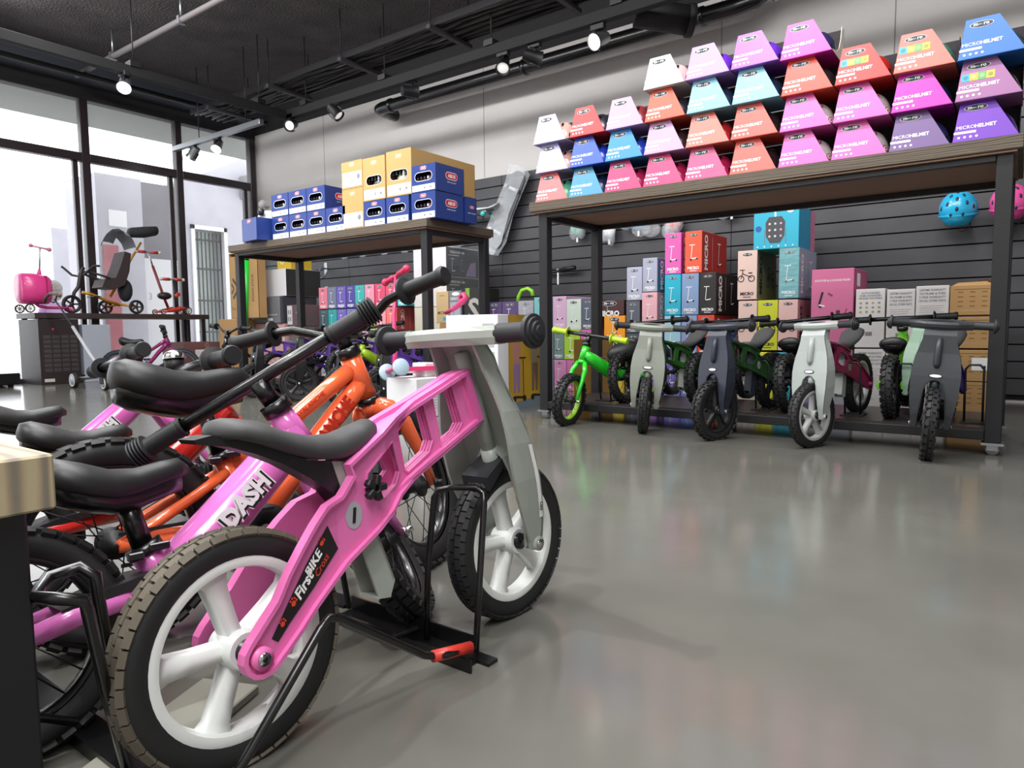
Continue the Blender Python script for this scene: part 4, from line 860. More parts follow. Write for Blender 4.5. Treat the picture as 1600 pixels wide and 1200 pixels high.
# ================================================================ BIKES  (local: +x forward, +y left, +z up, origin = rear tyre contact)
def bike_root(name, label, cat, loc, az, lean=0.0, pitch=0.0, group=None):
    M = Matrix.Translation(loc) @ Matrix.Rotation(R_(90-az), 4, 'Z') @ Matrix.Rotation(R_(-lean), 4, 'X') @ Matrix.Rotation(R_(pitch), 4, 'Y')
    o = bpy.data.objects.new(name, None); COL.objects.link(o); o.empty_display_size = 0.05; o.matrix_world = M
    return tag(o, label, cat, group)
def steer_M(H, tilt, ang):
    ax = Vector((-math.sin(R_(tilt)), 0, math.cos(R_(tilt))))
    return Matrix.Translation((H[0], 0, H[1])) @ Matrix.Rotation(R_(ang), 4, ax) @ Matrix.Translation((-H[0], 0, -H[1]))
def wheel(root, C, R, w_, style, S=None, rim=None, tyre=None, tread='knob', dust=None, hi=False):
    S = S or Matrix.Identity(4); c = (C[0], 0, C[1]); A = S @ AX_Y(c); tyre = tyre or rubber
    Rr = R*0.79; n = 56 if hi else 28; rim = rim or alu; h = R-Rr
    m = MB(A)
    if style in ('mag', 'mag5'):
        m.lathe([(Rr, .40*w_), (Rr-.10*h*2, .44*w_), (Rr-.42*h, .40*w_), (Rr-.50*h, .22*w_), (Rr-.50*h, -.22*w_), (Rr-.42*h, -.40*w_), (Rr-.2*h, -.44*w_), (Rr, -.40*w_)], rim, n, closed=True, crease=True)
        k = 5; hr = R*0.17; ri = Rr-.46*h
        for i in range(k):
            a = 2*PI*i/k+R_(33); N = Matrix.Rotation(a, 4, 'Z'); t0, t1 = .30*w_, .22*w_; a0, a1, a2 = R*0.075, R*0.10, R*0.19
            sec = [(hr*0.8, a0, t0), (ri*0.6, a1*0.9, t0*0.8), (ri*0.88, a1*1.1, t1), (ri+.004, a2, t1*0.9)]
            vs = []
            for (r, hw, t) in sec: vs += [(r, -hw, -t), (r, -hw*0.8, t), (r, hw*0.8, t), (r, hw, -t)]
            fs = [(j*4+q, j*4+(q+1) % 4, j*4+4+(q+1) % 4, j*4+4+q) for j in range(3) for q in range(4)]
            m.add(vs, fs, rim, True, N)
        m.lathe([(0, -.62*w_), (hr*.9, -.62*w_), (hr, -.5*w_), (hr, .5*w_), (hr*.9, .62*w_), (hr*0.62, .62*w_), (hr*0.6, .5*w_), (0, .5*w_)], rim, 24, crease=True)
        wo = m.build('wheel', root)
        MB(A).lathe([(0, -.78*w_), (hr*.6, -.78*w_), (hr*.6, .78*w_), (0, .78*w_)], gloss_blk, 18).build('hub', wo)
    else:
        m.lathe([(Rr, .30*w_), (Rr-.5*h*.5, .33*w_), (Rr-.42*h, .20*w_), (Rr-.42*h, -.20*w_), (Rr-.25*h, -.33*w_), (Rr, -.30*w_)], rim, n, closed=True)
        wo = m.build('wheel', root); sp = MB(A); ns = 20 if hi else 14
        for i in range(ns):
            a = 2*PI*i/ns; sgn = 1 if i % 2 else -1; b = a+(0.55 if (i//2) % 2 else -0.55)
            sp.cyl((R*.13*math.cos(b), R*.13*math.sin(b), sgn*.42*w_), ((Rr-.3*h)*math.cos(a), (Rr-.3*h)*math.sin(a), 0), .0012 if hi else .0015, steel_blk, 4)
        sp.build('spokes', wo)
        MB(A).lathe([(0, -.8*w_), (.010, -.8*w_), (.010, -.5*w_), (R*.14, -.48*w_), (R*.14, -.38*w_), (.014, -.3*w_), (.014, .3*w_), (R*.14, .38*w_), (R*.14, .48*w_), (.010, .5*w_), (.010, .8*w_), (0, .8*w_)], steel_blk, 16).build('hub', wo)
    t = MB(A)
    t.lathe([(Rr-.004, .36*w_), (Rr+.10*h, .46*w_), (Rr+.45*h, .52*w_), (R-.22*h, .47*w_), (R-.07*h, .33*w_), (R-.012*R, .12*w_), (R-.010*R, 0), (R-.012*R, -.12*w_), (R-.07*h, -.33*w_), (R-.22*h, -.47*w_), (Rr+.45*h, -.52*w_), (Rr+.10*h, -.46*w_), (Rr-.004, -.36*w_)], tyre, n)
    tm = dust or tyre
    if tread:
        big = tread == 'knob'; N = (38 if big else 44) if hi else 26
        for i in range(N):
            a0 = 2*PI*i/N
            rows = [(-.20, 0, .15), (.20, .5, .15), (-.40, .5, .10), (.40, 0, .10)] if big else [(-.17, 0, .155), (.17, .5, .155), (-.37, .5, .11), (.37, 0, .11)]
            for off, ph, hw in rows:
                a = a0+2*PI/N*ph; sh = abs(off) > .3; rr = R-(.11*h if sh else .02*R); k = .34 if big else .43
                L = 2*PI*R/N*k; N4 = Matrix.Rotation(a, 4, 'Z') @ Matrix.Translation((rr, 0, off*w_)) @ Matrix.Rotation((-.75 if off > 0 else .75)*(1 if sh else .28), 4, 'Y')
                t.box(-.004, .0075 if big else .0048, -L, L, -hw*w_, hw*w_, tm, M=N4)
    t.build('tire', wo)
    return wo
def loft(mb, secs, m, n=14, M=None, caps=True):
    """secs: (x, zc, hw, hh, droop)  closed rounded sections in the yz plane"""
    vs = []
    for x, zc, hw, hh, dr in secs:
        for j in range(n):
            a = 2*PI*j/n; cy, sz = math.cos(a), math.sin(a)
            y = hw*math.copysign(abs(cy)**.75, cy); z = hh*math.copysign(abs(sz)**.8, sz)
            vs.append((x, y, zc+z-dr*(y/hw)**2 if hw else zc+z))
    fs = [(i*n+j, i*n+(j+1) % n, (i+1)*n+(j+1) % n, (i+1)*n+j) for i in range(len(secs)-1) for j in range(n)]
    if caps: fs += [tuple(range(n))[::-1], tuple((len(secs)-1)*n+j for j in range(n))]
    return mb.add(vs, fs, m, True, M)
def strip(mb, pts, t, y0, y1, m, closed=False, wf=None, sign=1):
    """thin rib following pts (x,z), thickness t inward, between y0..y1"""
    n = len(pts); P = [Vector((a, b)) for a, b in pts]; Q = []
    for i in range(n):
        a = P[i-1] if (closed or i > 0) else P[i]; b = P[(i+1) % n] if (closed or i < n-1) else P[i]
        d = (b-a).normalized(); Q.append(P[i]+Vector((-d.y, d.x))*t*sign)
    f = wf or (lambda x: 0); vs = []
    for p, q in zip(P, Q):
        vs += [(p.x, y0+f(p.x), p.y), (p.x, y1+f(p.x), p.y), (q.x, y1+f(q.x), q.y), (q.x, y0+f(q.x), q.y)]
    fs = []
    for i in range(n if closed else n-1):
        j = (i+1) % n
        for k in range(4): fs.append((i*4+k, i*4+(k+1) % 4, j*4+(k+1) % 4, j*4+k))
    if not closed: fs += [(0, 1, 2, 3), tuple((n-1)*4+k for k in (3, 2, 1, 0))]
    return mb.add(vs, fs, m, False)
def paw(b, M, cx, cy, s, z, m, rot=0):
    ca, sa = math.cos(rot), math.sin(rot); T_ = lambda x, y: (cx+(x*ca-y*sa)*s, cy+(x*sa+y*ca)*s)
    x, y = T_(0, -.1); b.ell(x, y, .34*s, .30*s, m, M, z, 12)
    for px, py in ((-.42, .2), (-.17, .46), (.17, .46), (.42, .2)):
        x, y = T_(px, py); b.ell(x, y, .13*s, .16*s, m, M, z, 8)
UP = [(.032, .208), (.054, .237), (.079, .263), (.104, .287), (.130, .308), (.160, .316), (.185, .344), (.178, .360), (.213, .380), (.245, .398), (.281, .416), (.335, .438), (.396, .460), (.441, .477), (.468, .486)]
LO = [(.501, .394), (.48, .385), (.44, .369), (.395, .350), (.358, .335), (.321, .319), (.283, .300), (.254, .28), (.222, .259), (.190, .242), (.160, .226), (.133, .208), (.094, .184), (.065, .163), (.038, .146)]
HB = [(.018, .134), (.009, .130), (0, .129), (-.010, .132), (-.017, .139), (-.020, .149), (-.018, .158), (-.010, .168), (.008, .186)]
WN = [[(.385, .445), (.405, .456), (.419, .463), (.43, .459), (.45, .403), (.437, .390), (.398, .374)], [(.295, .398), (.32, .414), (.348, .430), (.357, .426), (.371, .378), (.362, .364), (.316, .344), (.309, .347)], [(.27, .382), (.285, .338), (.272, .322), (.24, .309), (.208, .330), (.214, .347), (.24, .366)]]
def _sc(h, k):
    cx = sum(a for a, _ in h)/len(h); cz = sum(b for _, b in h)/len(h); return [(cx+(a-cx)*(1+(k-1)*.4), cz+(b-cz)*k-.004) for a, b in h]
WN = [_sc(WN[0], 1.22), _sc(WN[1], 1.26), _sc(WN[2], 1.12)]
def web_w(x):
    return _ip(x, [(.02, .052), (.15, .028), (.25, .028), (.31, .006)])
def first_bike(label, loc, az, lean=0, pitch=0, steer=0, frame='#e673b4', fork='#9fa59d', rim=None, style='mag', seat=None, tread='road', hi=False, decal=True, dust=None, light=False, group='moulded balance bikes', num=True, strap=False):
    root = bike_root('balance_bike', label, 'balance bike', loc, az, lean, pitch, group)
    fm = C_(frame, .38); km = C_(fork, .40); rim = rim or C_('#dfe2df', .4); seat = seat or saddle_g
    out = UP+LO+HB
    b = MB()
    for s_ in (-1, 1):
        wf = (lambda x, s_=s_: s_*web_w(x))
        b.plate(out, -.004, .004, fm, holes=WN, wf=wf, cuts=(.02, .08, .15, .20, .25, .28, .31))
        lip = (lambda x, s_=s_: s_*(web_w(x)))
        o0, o1 = (-.012, .004) if s_ < 0 else (-.004, .012)
        strip(b, out, .006, o0, o1, fm, True, wf, 1)
        for hgl in WN: strip(b, hgl, .0028, o0*.5, o1*.5, fm, True, wf, 1)
        MY = Matrix(((1, 0, 0, 0), (0, 0, 1 if s_ > 0 else -1, s_*.052), (0, 1, 0, .149), (0, 0, 0, 1)))
    strip(b, UP[7:], .006, -.023, .023, fm, False, None, -1)
    strip(b, LO[:9], .006, -.020, .020, fm, False, None, -1)
    strip(b, [UP[-1], LO[0]], .012, -.022, .022, fm, False, None, -1)
    fo = b.build('frame', root)
    for s_ in (-1, 1):
        MB().cyl((0, s_*.05, .149), (0, s_*.066, .149), .0145, fm, 24).cyl((0, s_*.066, .149), (0, s_*.069, .149), .0085, chrome, 14).cyl((0, s_*.069, .149), (0, s_*.0695, .149), .004, steel_blk, 6).build('axle_bolt', fo)
    # decals on the right arm
    if decal:
        d = MB(); q = [(.130, .284), (.148, .246), (.096, .206), (.05, .175), (.028, .158), (.018, .166), (.05, .203), (.085, .242)]
        vs = [(x, -web_w(x)-.0048, z) for x, z in q]; d.add(vs, [tuple(range(8))[::-1]], ink_k); d.build('decal_panel', fo)
        p = MB(); ang = math.atan2(.272-.166, .124-.019)
        tx = math.atan2(web_w(.024)-web_w(.13), .106)
        B = Vector((.124-.02, -(web_w(.124)-web_w(.02)), .258-.162)).normalized(); Nn = Vector((0, -1, 0)); Nn = (Nn-B*B.dot(Nn)).normalized(); U = Nn.cross(B)
        DM = Matrix(((B.x, U.x, Nn.x, .022), (B.y, U.y, Nn.y, -web_w(.022)-.0054), (B.z, U.z, Nn.z, .166), (0, 0, 0, 1)))
        org = mat('decal_orange', '#d8432a', .5)
        p.text('First', .021, ink_w, DM, .077, -.0005, .0006, 'c', bold=.03, shear=.2).text('BIKE', .019, ink_w, DM, .108, .004, .0006, 'c', bold=.035, shear=.2).text('Cross', .014, org, DM, .113, -.011, .0008, 'c', shear=.3)
        paw(p, DM, .020, 0, .011, .0006, org, -.8); paw(p, DM, .049, 0.0005, .012, .0006, org, -.8); paw(p, DM, .137, .008, .012, .0006, org, -.8); p.build('decal_print', fo)
    if num:
        for s_ in (-1, 1):
            F = FRONT(.181, -.028-.0047, .287) if s_ < 0 else Matrix(((-1, 0, 0, .181), (0, 0, 1, .028+.0047), (0, 1, 0, .285), (0, 0, 0, 1)))
            p = MB(); p.ell(0, 0, .0155, .0205, C_('#a9a6ae'), F, 0, 24); p.text('1', .029, ink_k, F, 0, 0, .0007, bold=.05, shear=.15); p.build('number_disc', fo)
    k = MB(); Kc = Matrix.Translation((.215, -.03, .322)) @ Matrix.Rotation(R_(90), 4, 'X')
    k.cyl((0, 0, 0), (0, 0, .014), .010, steel_blk, M=Kc)
    for i in range(5):
        k.box(.004, .020, -.0055, .0055, .008, .020, steel_blk, b=.002, M=Kc @ Matrix.Rotation(2*PI*i/5, 4, 'Z'))
    k.build('clamp_knob', root)
    # seat
    s = MB(); loft(s, [(-.012, .432, .012, .006, 0), (-.006, .436, .032, .012, .004), (.012, .436, .048, .014, .006), (.045, .427, .056, .016, .008), (.085, .409, .050, .016, .008), (.13, .394, .040, .017, .006), (.175, .390, .034, .019, .005), (.215, .397, .032, .021, .004), (.240, .406, .027, .018, .003), (.252, .407, .014, .010, 0)], seat)
    so = s.build('saddle', root)
    p = MB(); pg = [(-.044, .428), (-.02, .431), (.02, .422), (.06, .404), (.119, .378), (.150, .372), (.185, .360), (.196, .33), (.196, .296), (.178, .296), (.155, .325), (.119, .352), (.08, .378), (.04, .398), (.0, .414), (-.04, .422)]
    p.plate(pg, -.02, .02, steel_blk); p.build('seat_base', root)
    p = MB(); a = [(.157, .37), (.192, .365), (.262, .165), (.252, .144), (.226, .149)]
    p.plate(a, -.021, -.017, km); p.plate(a, .017, .021, km); strip(p, [(.192, .365), (.262, .165)], .004, -.021, .021, km, False, None, -1); strip(p, [(.252, .144), (.226, .149)], .004, -.021, .021, km, False, None, 1); p.build('seat_post', root)
    wheel(root, (0, .151), .151, .044, style, None, rim, tread=tread, dust=dust, hi=hi)
    # fork, bar, front wheel share the steering transform
    S = steer_M((.545, .30), 19, steer)
    U_ = lambda v: _ip(v, [(.149, .600), (.20, .598), (.241, .590), (.30, .574), (.344, .560), (.39, .542), (.437, .522), (.48, .508), (.523, .495), (.545, .470)])
    Bk = lambda v: _ip(v, [(.149, .568), (.20, .540), (.25, .517), (.30, .502), (.35, .494), (.41, .486), (.46, .476), (.53, .450), (.545, .44)])
    HWs = lambda v: _ip(v, [(.135, .066), (.154, .070), (.22, .080), (.28, .087), (.35, .089), (.40, .085), (.44, .074), (.486, .062), (.535, .057)])
    zs = [.140, .154, .19, .22, .25, .28, .316, .35, .38, .41, .44, .465, .486, .51, .538]
    outl = [(-HWs(v), v) for v in zs]+[(HWs(v), v) for v in zs[::-1]]
    arch = [(.050, .140), (.047, .20), (.040, .26), (.037, .29), (.030, .315), (.015, .330), (0, .334), (-.015, .330), (-.030, .315), (-.037, .29), (-.040, .26), (-.047, .20), (-.050, .140)]
    pol = outl+arch
    tri = tessellate_polygon([[Vector((a, c, 0)) for a, c in pol]])
    f = MB(S); n = len(pol); vs = [(U_(z), y, z) for y, z in pol]+[(U_(z)-.007, y, z) for y, z in pol]
    fs = []
    for t in tri: fs += [tuple(t), tuple(i+n for i in t[::-1])]
    for i in range(n): fs.append((i, (i+1) % n, (i+1) % n+n, i+n))
    f.add(vs, fs, km)
    for s_ in (-1, 1):      # side flanges and inner lips
        vs = []
        for v in zs: y = s_*HWs(v); vs += [(U_(v)-.001, y, v), (Bk(v), y*1.0, v), (Bk(v), y-s_*.006, v), (U_(v)-.001, y-s_*.006, v)]
        fs = [(i*4+k_, i*4+(k_+1) % 4, i*4+4+(k_+1) % 4, i*4+4+k_) for i in range(len(zs)-1) for k_ in range(4)]+[(0, 1, 2, 3), tuple((len(zs)-1)*4+k_ for k_ in range(4))]
        f.add(vs, fs, km)
        f.cyl((.585, s_*.046, .149), (.585, s_*.074, .149), .014, km, 20)
    vs = []
    for y, v in arch: vs += [(U_(v), y, v), (U_(v)-.03, y, v), (U_(v)-.03, y*1.1+(0 if y else 0), v+.005), (U_(v), y*1.1, v+.005)]
    f.add(vs, [(i*4+k_, i*4+(k_+1) % 4, i*4+4+(k_+1) % 4, i*4+4+k_) for i in range(len(arch)-1) for k_ in range(4)], km)
    fk = f.build('fork', root)
    MB(S).cyl((.474, 0, .52), (.552, 0, .285), .014, km, 16).cyl((.536, 0, .335), (.552, 0, .285), .018, km, 16).build('steering_column', fk)
    if not light:   # raised ridge on the front of the fork and logo plate
        pass
    ridge = MB(S); ridge.tube([(U_(.50)+.002, 0, .50), (U_(.46)+.005, 0, .46), (U_(.40)+.005, 0, .40), (U_(.385)+.002, 0, .385)], [.012, .014, .014, .008], km, 12); ridge.build('fork_ridge', fk)
    lp = MB(S); v = .352; t_ = Vector((U_(.37)-U_(.335), 0, .035)).normalized(); N3 = Vector((t_.z, 0, -t_.x))
    LM = Matrix(((0, t_.x, N3.x, U_(v)), (1, 0, 0, 0), (0, t_.z, N3.z, v), (0, 0, 0, 1)))
    lp.ell(0, 0, .026, .009, ink_k, LM, .0025); lp.ell(0, 0, .021, .006, ink_w, LM, .003).build('badge', fk)
    for s_ in (-1, 1): MB(S).cyl((.585, s_*.074, .149), (.585, s_*.077, .149), .009, chrome, 14).build('axle_bolt', fk)
    if hi:
        st = MB(S); v0, v1 = .20, .345
        pts = [(v0+(v1-v0)*i/6) for i in range(7)]
        vs = []
        for v in pts: yy = -HWs(v)-.0008; vs += [(U_(v)-.004, yy, v), (U_(v)-.014, yy, v)]
        st.add(vs, [(i*2, i*2+1, i*2+3, i*2+2) for i in range(6)], ink_w)
        TM = S @ Matrix.Translation((U_(.222)-.009, -HWs(.222)-.0022, .222)) @ Matrix.Rotation(R_(8), 4, 'Y') @ FRONT(0, 0, 0)
        st2 = MB(TM); st2.text('OFF', .010, ink_k, None, 0, 0, .0, rot=-PI/2, bold=.03); st.build('sticker', fk); st2.build('sticker_print', fk)
    h = MB(S); zc = .549; xc = .456
    pl = [(-.114, -.016), (-.095, -.020), (-.06, -.034), (-.02, -.040), (.02, -.040), (.06, -.034), (.095, -.020), (.114, -.016), (.114, .016), (.095, .020), (.06, .032), (.02, .036), (-.02, .036), (-.06, .032), (-.095, .020), (-.114, .016)]
    n = len(pl); vs = [(xc+a*.82, y*.97, zc-.018) for y, a in pl]+[(xc+a, y, zc-.006) for y, a in pl]+[(xc+a, y, zc+.006) for y, a in pl]+[(xc+a*.82, y*.98, zc+.014) for y, a in pl]
    h.add(vs, [tuple(range(n)), tuple(range(3*n, 4*n))[::-1]]+[(q*n+i, q*n+(i+1) % n, (q+1)*n+(i+1) % n, (q+1)*n+i) for q in range(3) for i in range(n)], km)
    h.cyl((xc, -.19, zc), (xc, .19, zc), .012, km, 14)
    ho = h.build('handlebar', root)
    MB(S).ell(0, 0, .045, .014, ink_k, Matrix(((0, 1, 0, xc), (1, 0, 0, 0), (0, 0, -1, zc+.0142), (0, 0, 0, 1))), -.0006).build('logo_plate', ho)
    for s_ in (-1, 1):
        G = S @ Matrix(((1, 0, 0, xc), (0, 0, s_, s_*.108), (0, 1, 0, zc), (0, 0, 0, 1)))
        MB(G).lathe([(.016, 0), (.0172, .003), (.0165, .068), (.018, .070)], grip_m, 24).lathe([(.018, .070), (.0285, .072)], grip_m, 24, smooth=False).lathe([(.0285, .072), (.0295, .076), (.0285, .080)], grip_m, 24).lathe([(.0285, .080), (.0235, .0805), (.0225, .0845), (.0165, .085), (.0155, .089), (.009, .0895), (.008, .092), (0, .092)], grip_m, 24, smooth=False).build('grip', ho)
    wheel(root, (.579, .149), .149, .044, style, S, rim, tread=tread, dust=None, hi=hi)
    if strap:
        MB(S).add([(.548, -.030, .322), (.548, .030, .322), (.492, .033, .288), (.492, -.033, .288), (.548, -.030, .305), (.548, .030, .305), (.498, .033, .262), (.498, -.033, .262)], [(0, 1, 2, 3), (4, 7, 6, 5), (0, 3, 7, 4), (1, 5, 6, 2), (2, 6, 7, 3), (0, 4, 5, 1)], grip_m).build('brake_pad', fk)
    return root
def _ip(v, T_):
    if v <= T_[0][0]: return T_[0][1]
    for (a, b), (c, d) in zip(T_[:-1], T_[1:]):
        if v <= c: return b+(d-b)*(v-a)/(c-a)
    return T_[-1][1]

def saddle_part(root, u0, u1, z, hw=.062, m=None, thick=.030, rail=True, red=False):
    L = u1-u0; m = m or saddle_m; s = MB()
    prof = [(0, .012, .2, .3), (.03, .016, .7, .8), (.12, .012, 1, 1.1), (.28, 0, .95, 1.15), (.45, -.012, .72, 1.05), (.62, -.012, .5, .9), (.80, -.004, .38, .8), (.93, .0, .30, .7), (1.0, -.004, .12, .3)]
    loft(s, [(u0+L*t, z+dz, hw*a, thick*.5*b_, .010*a) for t, dz, a, b_ in prof], m, 16)
    so = s.build('saddle', root)
    s = MB(); loft(s, [(u0+L*t, z+dz-thick*.45, hw*a*.8, thick*.5*b_, 0) for t, dz, a, b_ in prof[1:-1]], gloss_blk if not red else C_('#a83024'), 14); s.build('seat_pan', so)
    if rail: MB().tube([(u0+L*.2, .02, z-.028), (u0+L*.4, .02, z-.04), (u0+L*.65, .012, z-.028)], .0035, steel_blk, 6).tube([(u0+L*.2, -.02, z-.028), (u0+L*.4, -.02, z-.04), (u0+L*.65, -.012, z-.028)], .0035, steel_blk, 6).build('rail', so)
    return so
def kid_bike(label, loc, az, lean=0, pitch=0, steer=0, col='#e0602c', kind='dash', rim=None, tread='knob', hi=False, decal=None, white_band=False, grip='ring', bell=False, pedal=False, sad=None, group="children's bikes", style='spoke', tyre=None, wmul=1.0, gripcol=None, name='kids_bike', cover=False, cat='bike'):
    root = bike_root(name, label, cat, loc, az, lean, pitch, group); fm = mat('paint_%s' % col.strip('#'), col, .22, coat=.6) ; rim = rim or gloss_blk
    b = MB(); fk = MB()
    if kind == 'dash':
        R, WB = .150, .577; H = (.41, .39); tilt = 30; ax = (WB, .150); bl = .243
        b.cyl((.382, 0, .432), (.432, 0, .352), .023, fm, 18)
        b.tube([(.415, 0, .385), (.36, 0, .338), (.25, 0, .242), (.185, 0, .196), (.168, 0, .180)], [.028, .037, .041, .036, .024], fm, 18)
        b.cyl((.145, 0, .236), (.178, 0, .176), .023, fm, 18)
        for s_ in (-1, 1):
            b.tube([(.180, s_*.010, .182), (.14, s_*.026, .180), (.10, s_*.040, .176), (.04, s_*.048, .168), (-.035, s_*.05, .152)], [.020, .018, .017, .015, .013], fm, 12)
            b.box(-.055, -.015, s_*.05-.006, s_*.05+.006, .138, .168, fm, b=.003)
        top, crown = (.382, .432), (.436, .345); stem = (.350, .482); seat = (.02, .222, .352); post = ((.128, .318), (.146, .236)); fl = [(.440, .340), (.47, .30), (.54, .21), (WB, .150)]
        fw, w_ = .040, .050
    else:
        R, WB = .185, .643; H = (.51, .45); tilt = 18; ax = (WB, .187)
        b.cyl((.486, 0, .514), (.524, 0, .412), .024, fm, 20)
        b.tube([(.494, 0, .478), (.42, 0, .428), (.337, 0, .371), (.205, 0, .292)], [.020, .019, .017, .015], fm, 16)
        b.tube([(.508, 0, .440), (.47, 0, .402), (.405, 0, .336), (.345, 0, .262), (.262, 0, .172)], [.024, .024, .023, .022, .022], fm, 16)
        b.cyl((.196, 0, .318), (.250, 0, .165), .018, fm, 16); b.cyl((.255, -.035, .165), (.255, .035, .165), .022, fm, 18)
        for s_ in (-1, 1):
            b.tube([(.20, s_*.014, .285), (.14, s_*.04, .255), (.06, s_*.055, .215), (0, s_*.058, .187)], [.011, .010, .010, .010], fm, 10)
            b.tube([(.25, s_*.014, .168), (.17, s_*.04, .174), (.07, s_*.055, .180), (0, s_*.058, .187)], [.015, .013, .013, .012], fm, 10)
        top, crown = (.486, .514), (.527, .404); stem = (.468, .560); seat = (.012, .262, .470); post = ((.168, .42), (.196, .318)); fl = [(.533, .390), (.565, .352), (.610, .27), (WB, .187)]
        fw, w_ = .055, .058*wmul
    fo = b.build('frame', root)
    if kind == 'dash' and decal:
        F = FRONT(.292, -.0425, .284); a = math.atan2(.338-.242, .36-.25); p = MB()
        p.text(decal, .040, wht, F, .001, -.001, .0004, rot=a, bold=.13, maxw=.115); p.text(decal, .040, ink_k, F, .0022, -.0022, .0009, rot=a, bold=.075, maxw=.112); p.text(decal, .038, wht, F, 0, 0, .0015, rot=a, bold=.045, maxw=.108); p.build('decal', fo)
        if white_band: MB().tube([(.392, 0, .366), (.408, 0, .380)], [.0335, .0305], wht, 18).build('band', fo)
    elif decal:
        p = MB(); a = math.atan2(.402-.262, .47-.345); p.text(decal, .040, mat('decal_red', '#c0260e', .5), FRONT(.408, -.0245, .340), 0, 0, .0005, rot=a, bold=.05, maxw=.19)
        a2 = math.atan2(.428-.371, .42-.337); p.text(decal, .014, mat('decal_red', '#c43318', .5), FRONT(.38, -.0195, .405), 0, 0, .0005, rot=a2, bold=.02, maxw=.09).text('CANNON', .018, mat('decal_pale', '#f0a080', .5), FRONT(.19, -.052, .178), 0, 0, .0, rot=-.05, bold=.03, maxw=.08); p.build('decal', fo)
        MB().cyl((crown[0]-.002, 0, crown[1]+.006), (crown[0]+.002, 0, crown[1]-.006), .0275, gloss_blk, 20).build('headset_ring', fo)
    MB().cyl((post[0][0], 0, post[0][1]), (post[1][0], 0, post[1][1]), .0155, gloss_blk, 18).build('seat_post', root)
    c = MB(); px, pz = post[1]; c.cyl((px-.002, 0, pz+.008), (px+.004, 0, pz-.006), .0265, gloss_blk, 20).box(px-.03, px-.008, -.034, -.022, pz-.012, pz+.0, gloss_blk, b=.002).box(px+.0, px+.03, -.03, -.02, pz-.004, pz+.008, gloss_blk, b=.002); c.build('seat_clamp', root)
    saddle_part(root, *seat, hw=.062 if kind == 'dash' else .068, thick=.046 if kind == 'dash' else .062, m=sad)
    if cover:
        s = MB(); loft(s, [(seat[0]-.03, seat[2]-.0, .02, .02, 0), (seat[0]-.01, seat[2]-.01, .07, .05, .01), (seat[0]+.08, seat[2]-.01, .075, .06, .02), (seat[1]-.02, seat[2]-.02, .045, .045, .01), (seat[1]+.01, seat[2]-.02, .02, .02, 0)], steel_blk, 14); s.build('seat_cover', root)
    if kind == 'dash':
        MB().plate([(.025, .182), (.08, .196), (.13, .204), (.17, .204), (.18, .196), (.14, .190), (.09, .184), (.04, .176)], -.056, .056, steel_blk).build('foot_rest', root)
    wheel(root, (-.035 if kind == 'dash' else 0, R), R, w_, style, None, rim, tyre, tread=tread, hi=hi)
    S = steer_M(H, tilt, steer); f = MB(S)
    if kind == 'dash':
        f.cyl((crown[0]-.004, 0, crown[1]+.006), (crown[0]+.006, 0, crown[1]-.012), .024, fm, 16)
        for s_ in (-1, 1):
            f.tube([(fl[0][0], s_*.020, fl[0][1]), (fl[1][0], s_*fw, fl[1][1]), (fl[2][0], s_*(fw+.006), fl[2][1]), (fl[3][0], s_*(fw+.008), fl[3][1])], [.015, .014, .011, .008], fm, 12)
    else:
        f.cyl((crown[0]+.002, 0, crown[1]-.004), (crown[0]+.012, 0, crown[1]-.030), .025, fm, 18)
        for s_ in (-1, 1):
            f.tube([(fl[0][0]-.002, s_*.014, fl[0][1]-.004), (fl[0][0]+.012, s_*.038, fl[0][1]-.014), (fl[1][0]+.004, s_*.056, fl[1][1]-.012), (fl[2][0], s_*.058, fl[2][1]), (fl[3][0], s_*.058, fl[3][1])], [.023, .022, .019, .014, .011], fm, 14)
    fko = f.build('fork', root)
    for s_ in (-1, 1): MB(S).cyl((ax[0], s_*(fw+.008), ax[1]), (ax[0], s_*(fw+.030), ax[1]), .007, chrome if kind == 'dash' else steel_blk, 10).cyl((ax[0], s_*(fw+.012), ax[1]), (ax[0], s_*(fw+.018), ax[1]), .011, chrome if kind == 'dash' else steel_blk, 8).build('axle_nut', fko)
    wheel(root, ax, ax[1], w_, style, S, rim, tyre, tread=tread, hi=hi)
    q = MB(S); q.cyl((top[0]+.004, 0, top[1]-.008), (top[0]-.006, 0, top[1]+.012), .027, gloss_blk, 20); q.cyl((top[0]-.004, 0, top[1]+.006), (stem[0], 0, stem[1]), .0165, gloss_blk, 16)
    if kind != 'dash': q.box(stem[0]-.012, stem[0]+.04, -.022, .022, stem[1]-.018, stem[1]+.016, gloss_blk, b=.005)
    q.build('stem', root)
    h = MB(S); gm = gripcol or mat('dark_grip', '#17181b', 0.55); sx, sz = stem
    if kind == 'dash':
        h.cyl((sx, -bl, sz), (sx, bl, sz), .0115, gloss_blk, 16); ends = [((sx, s_*(bl-.098), sz), (sx, s_*bl, sz)) for s_ in (-1, 1)]
    else:
        sx += .02; ends = []
        for s_ in (-1, 1):
            h.tube([(sx, 0, sz), (sx, s_*.05, sz+.002), (sx-.004, s_*.09, sz+.02), (sx-.012, s_*.13, sz+.038), (sx-.02, s_*.17, sz+.042), (sx-.035, s_*.28, sz+.044)], .0105, gloss_blk, 12)
            ends.append(((sx-.020, s_*.18, sz+.0425), (sx-.036, s_*.285, sz+.044)))
    ho = h.build('handlebar', root)
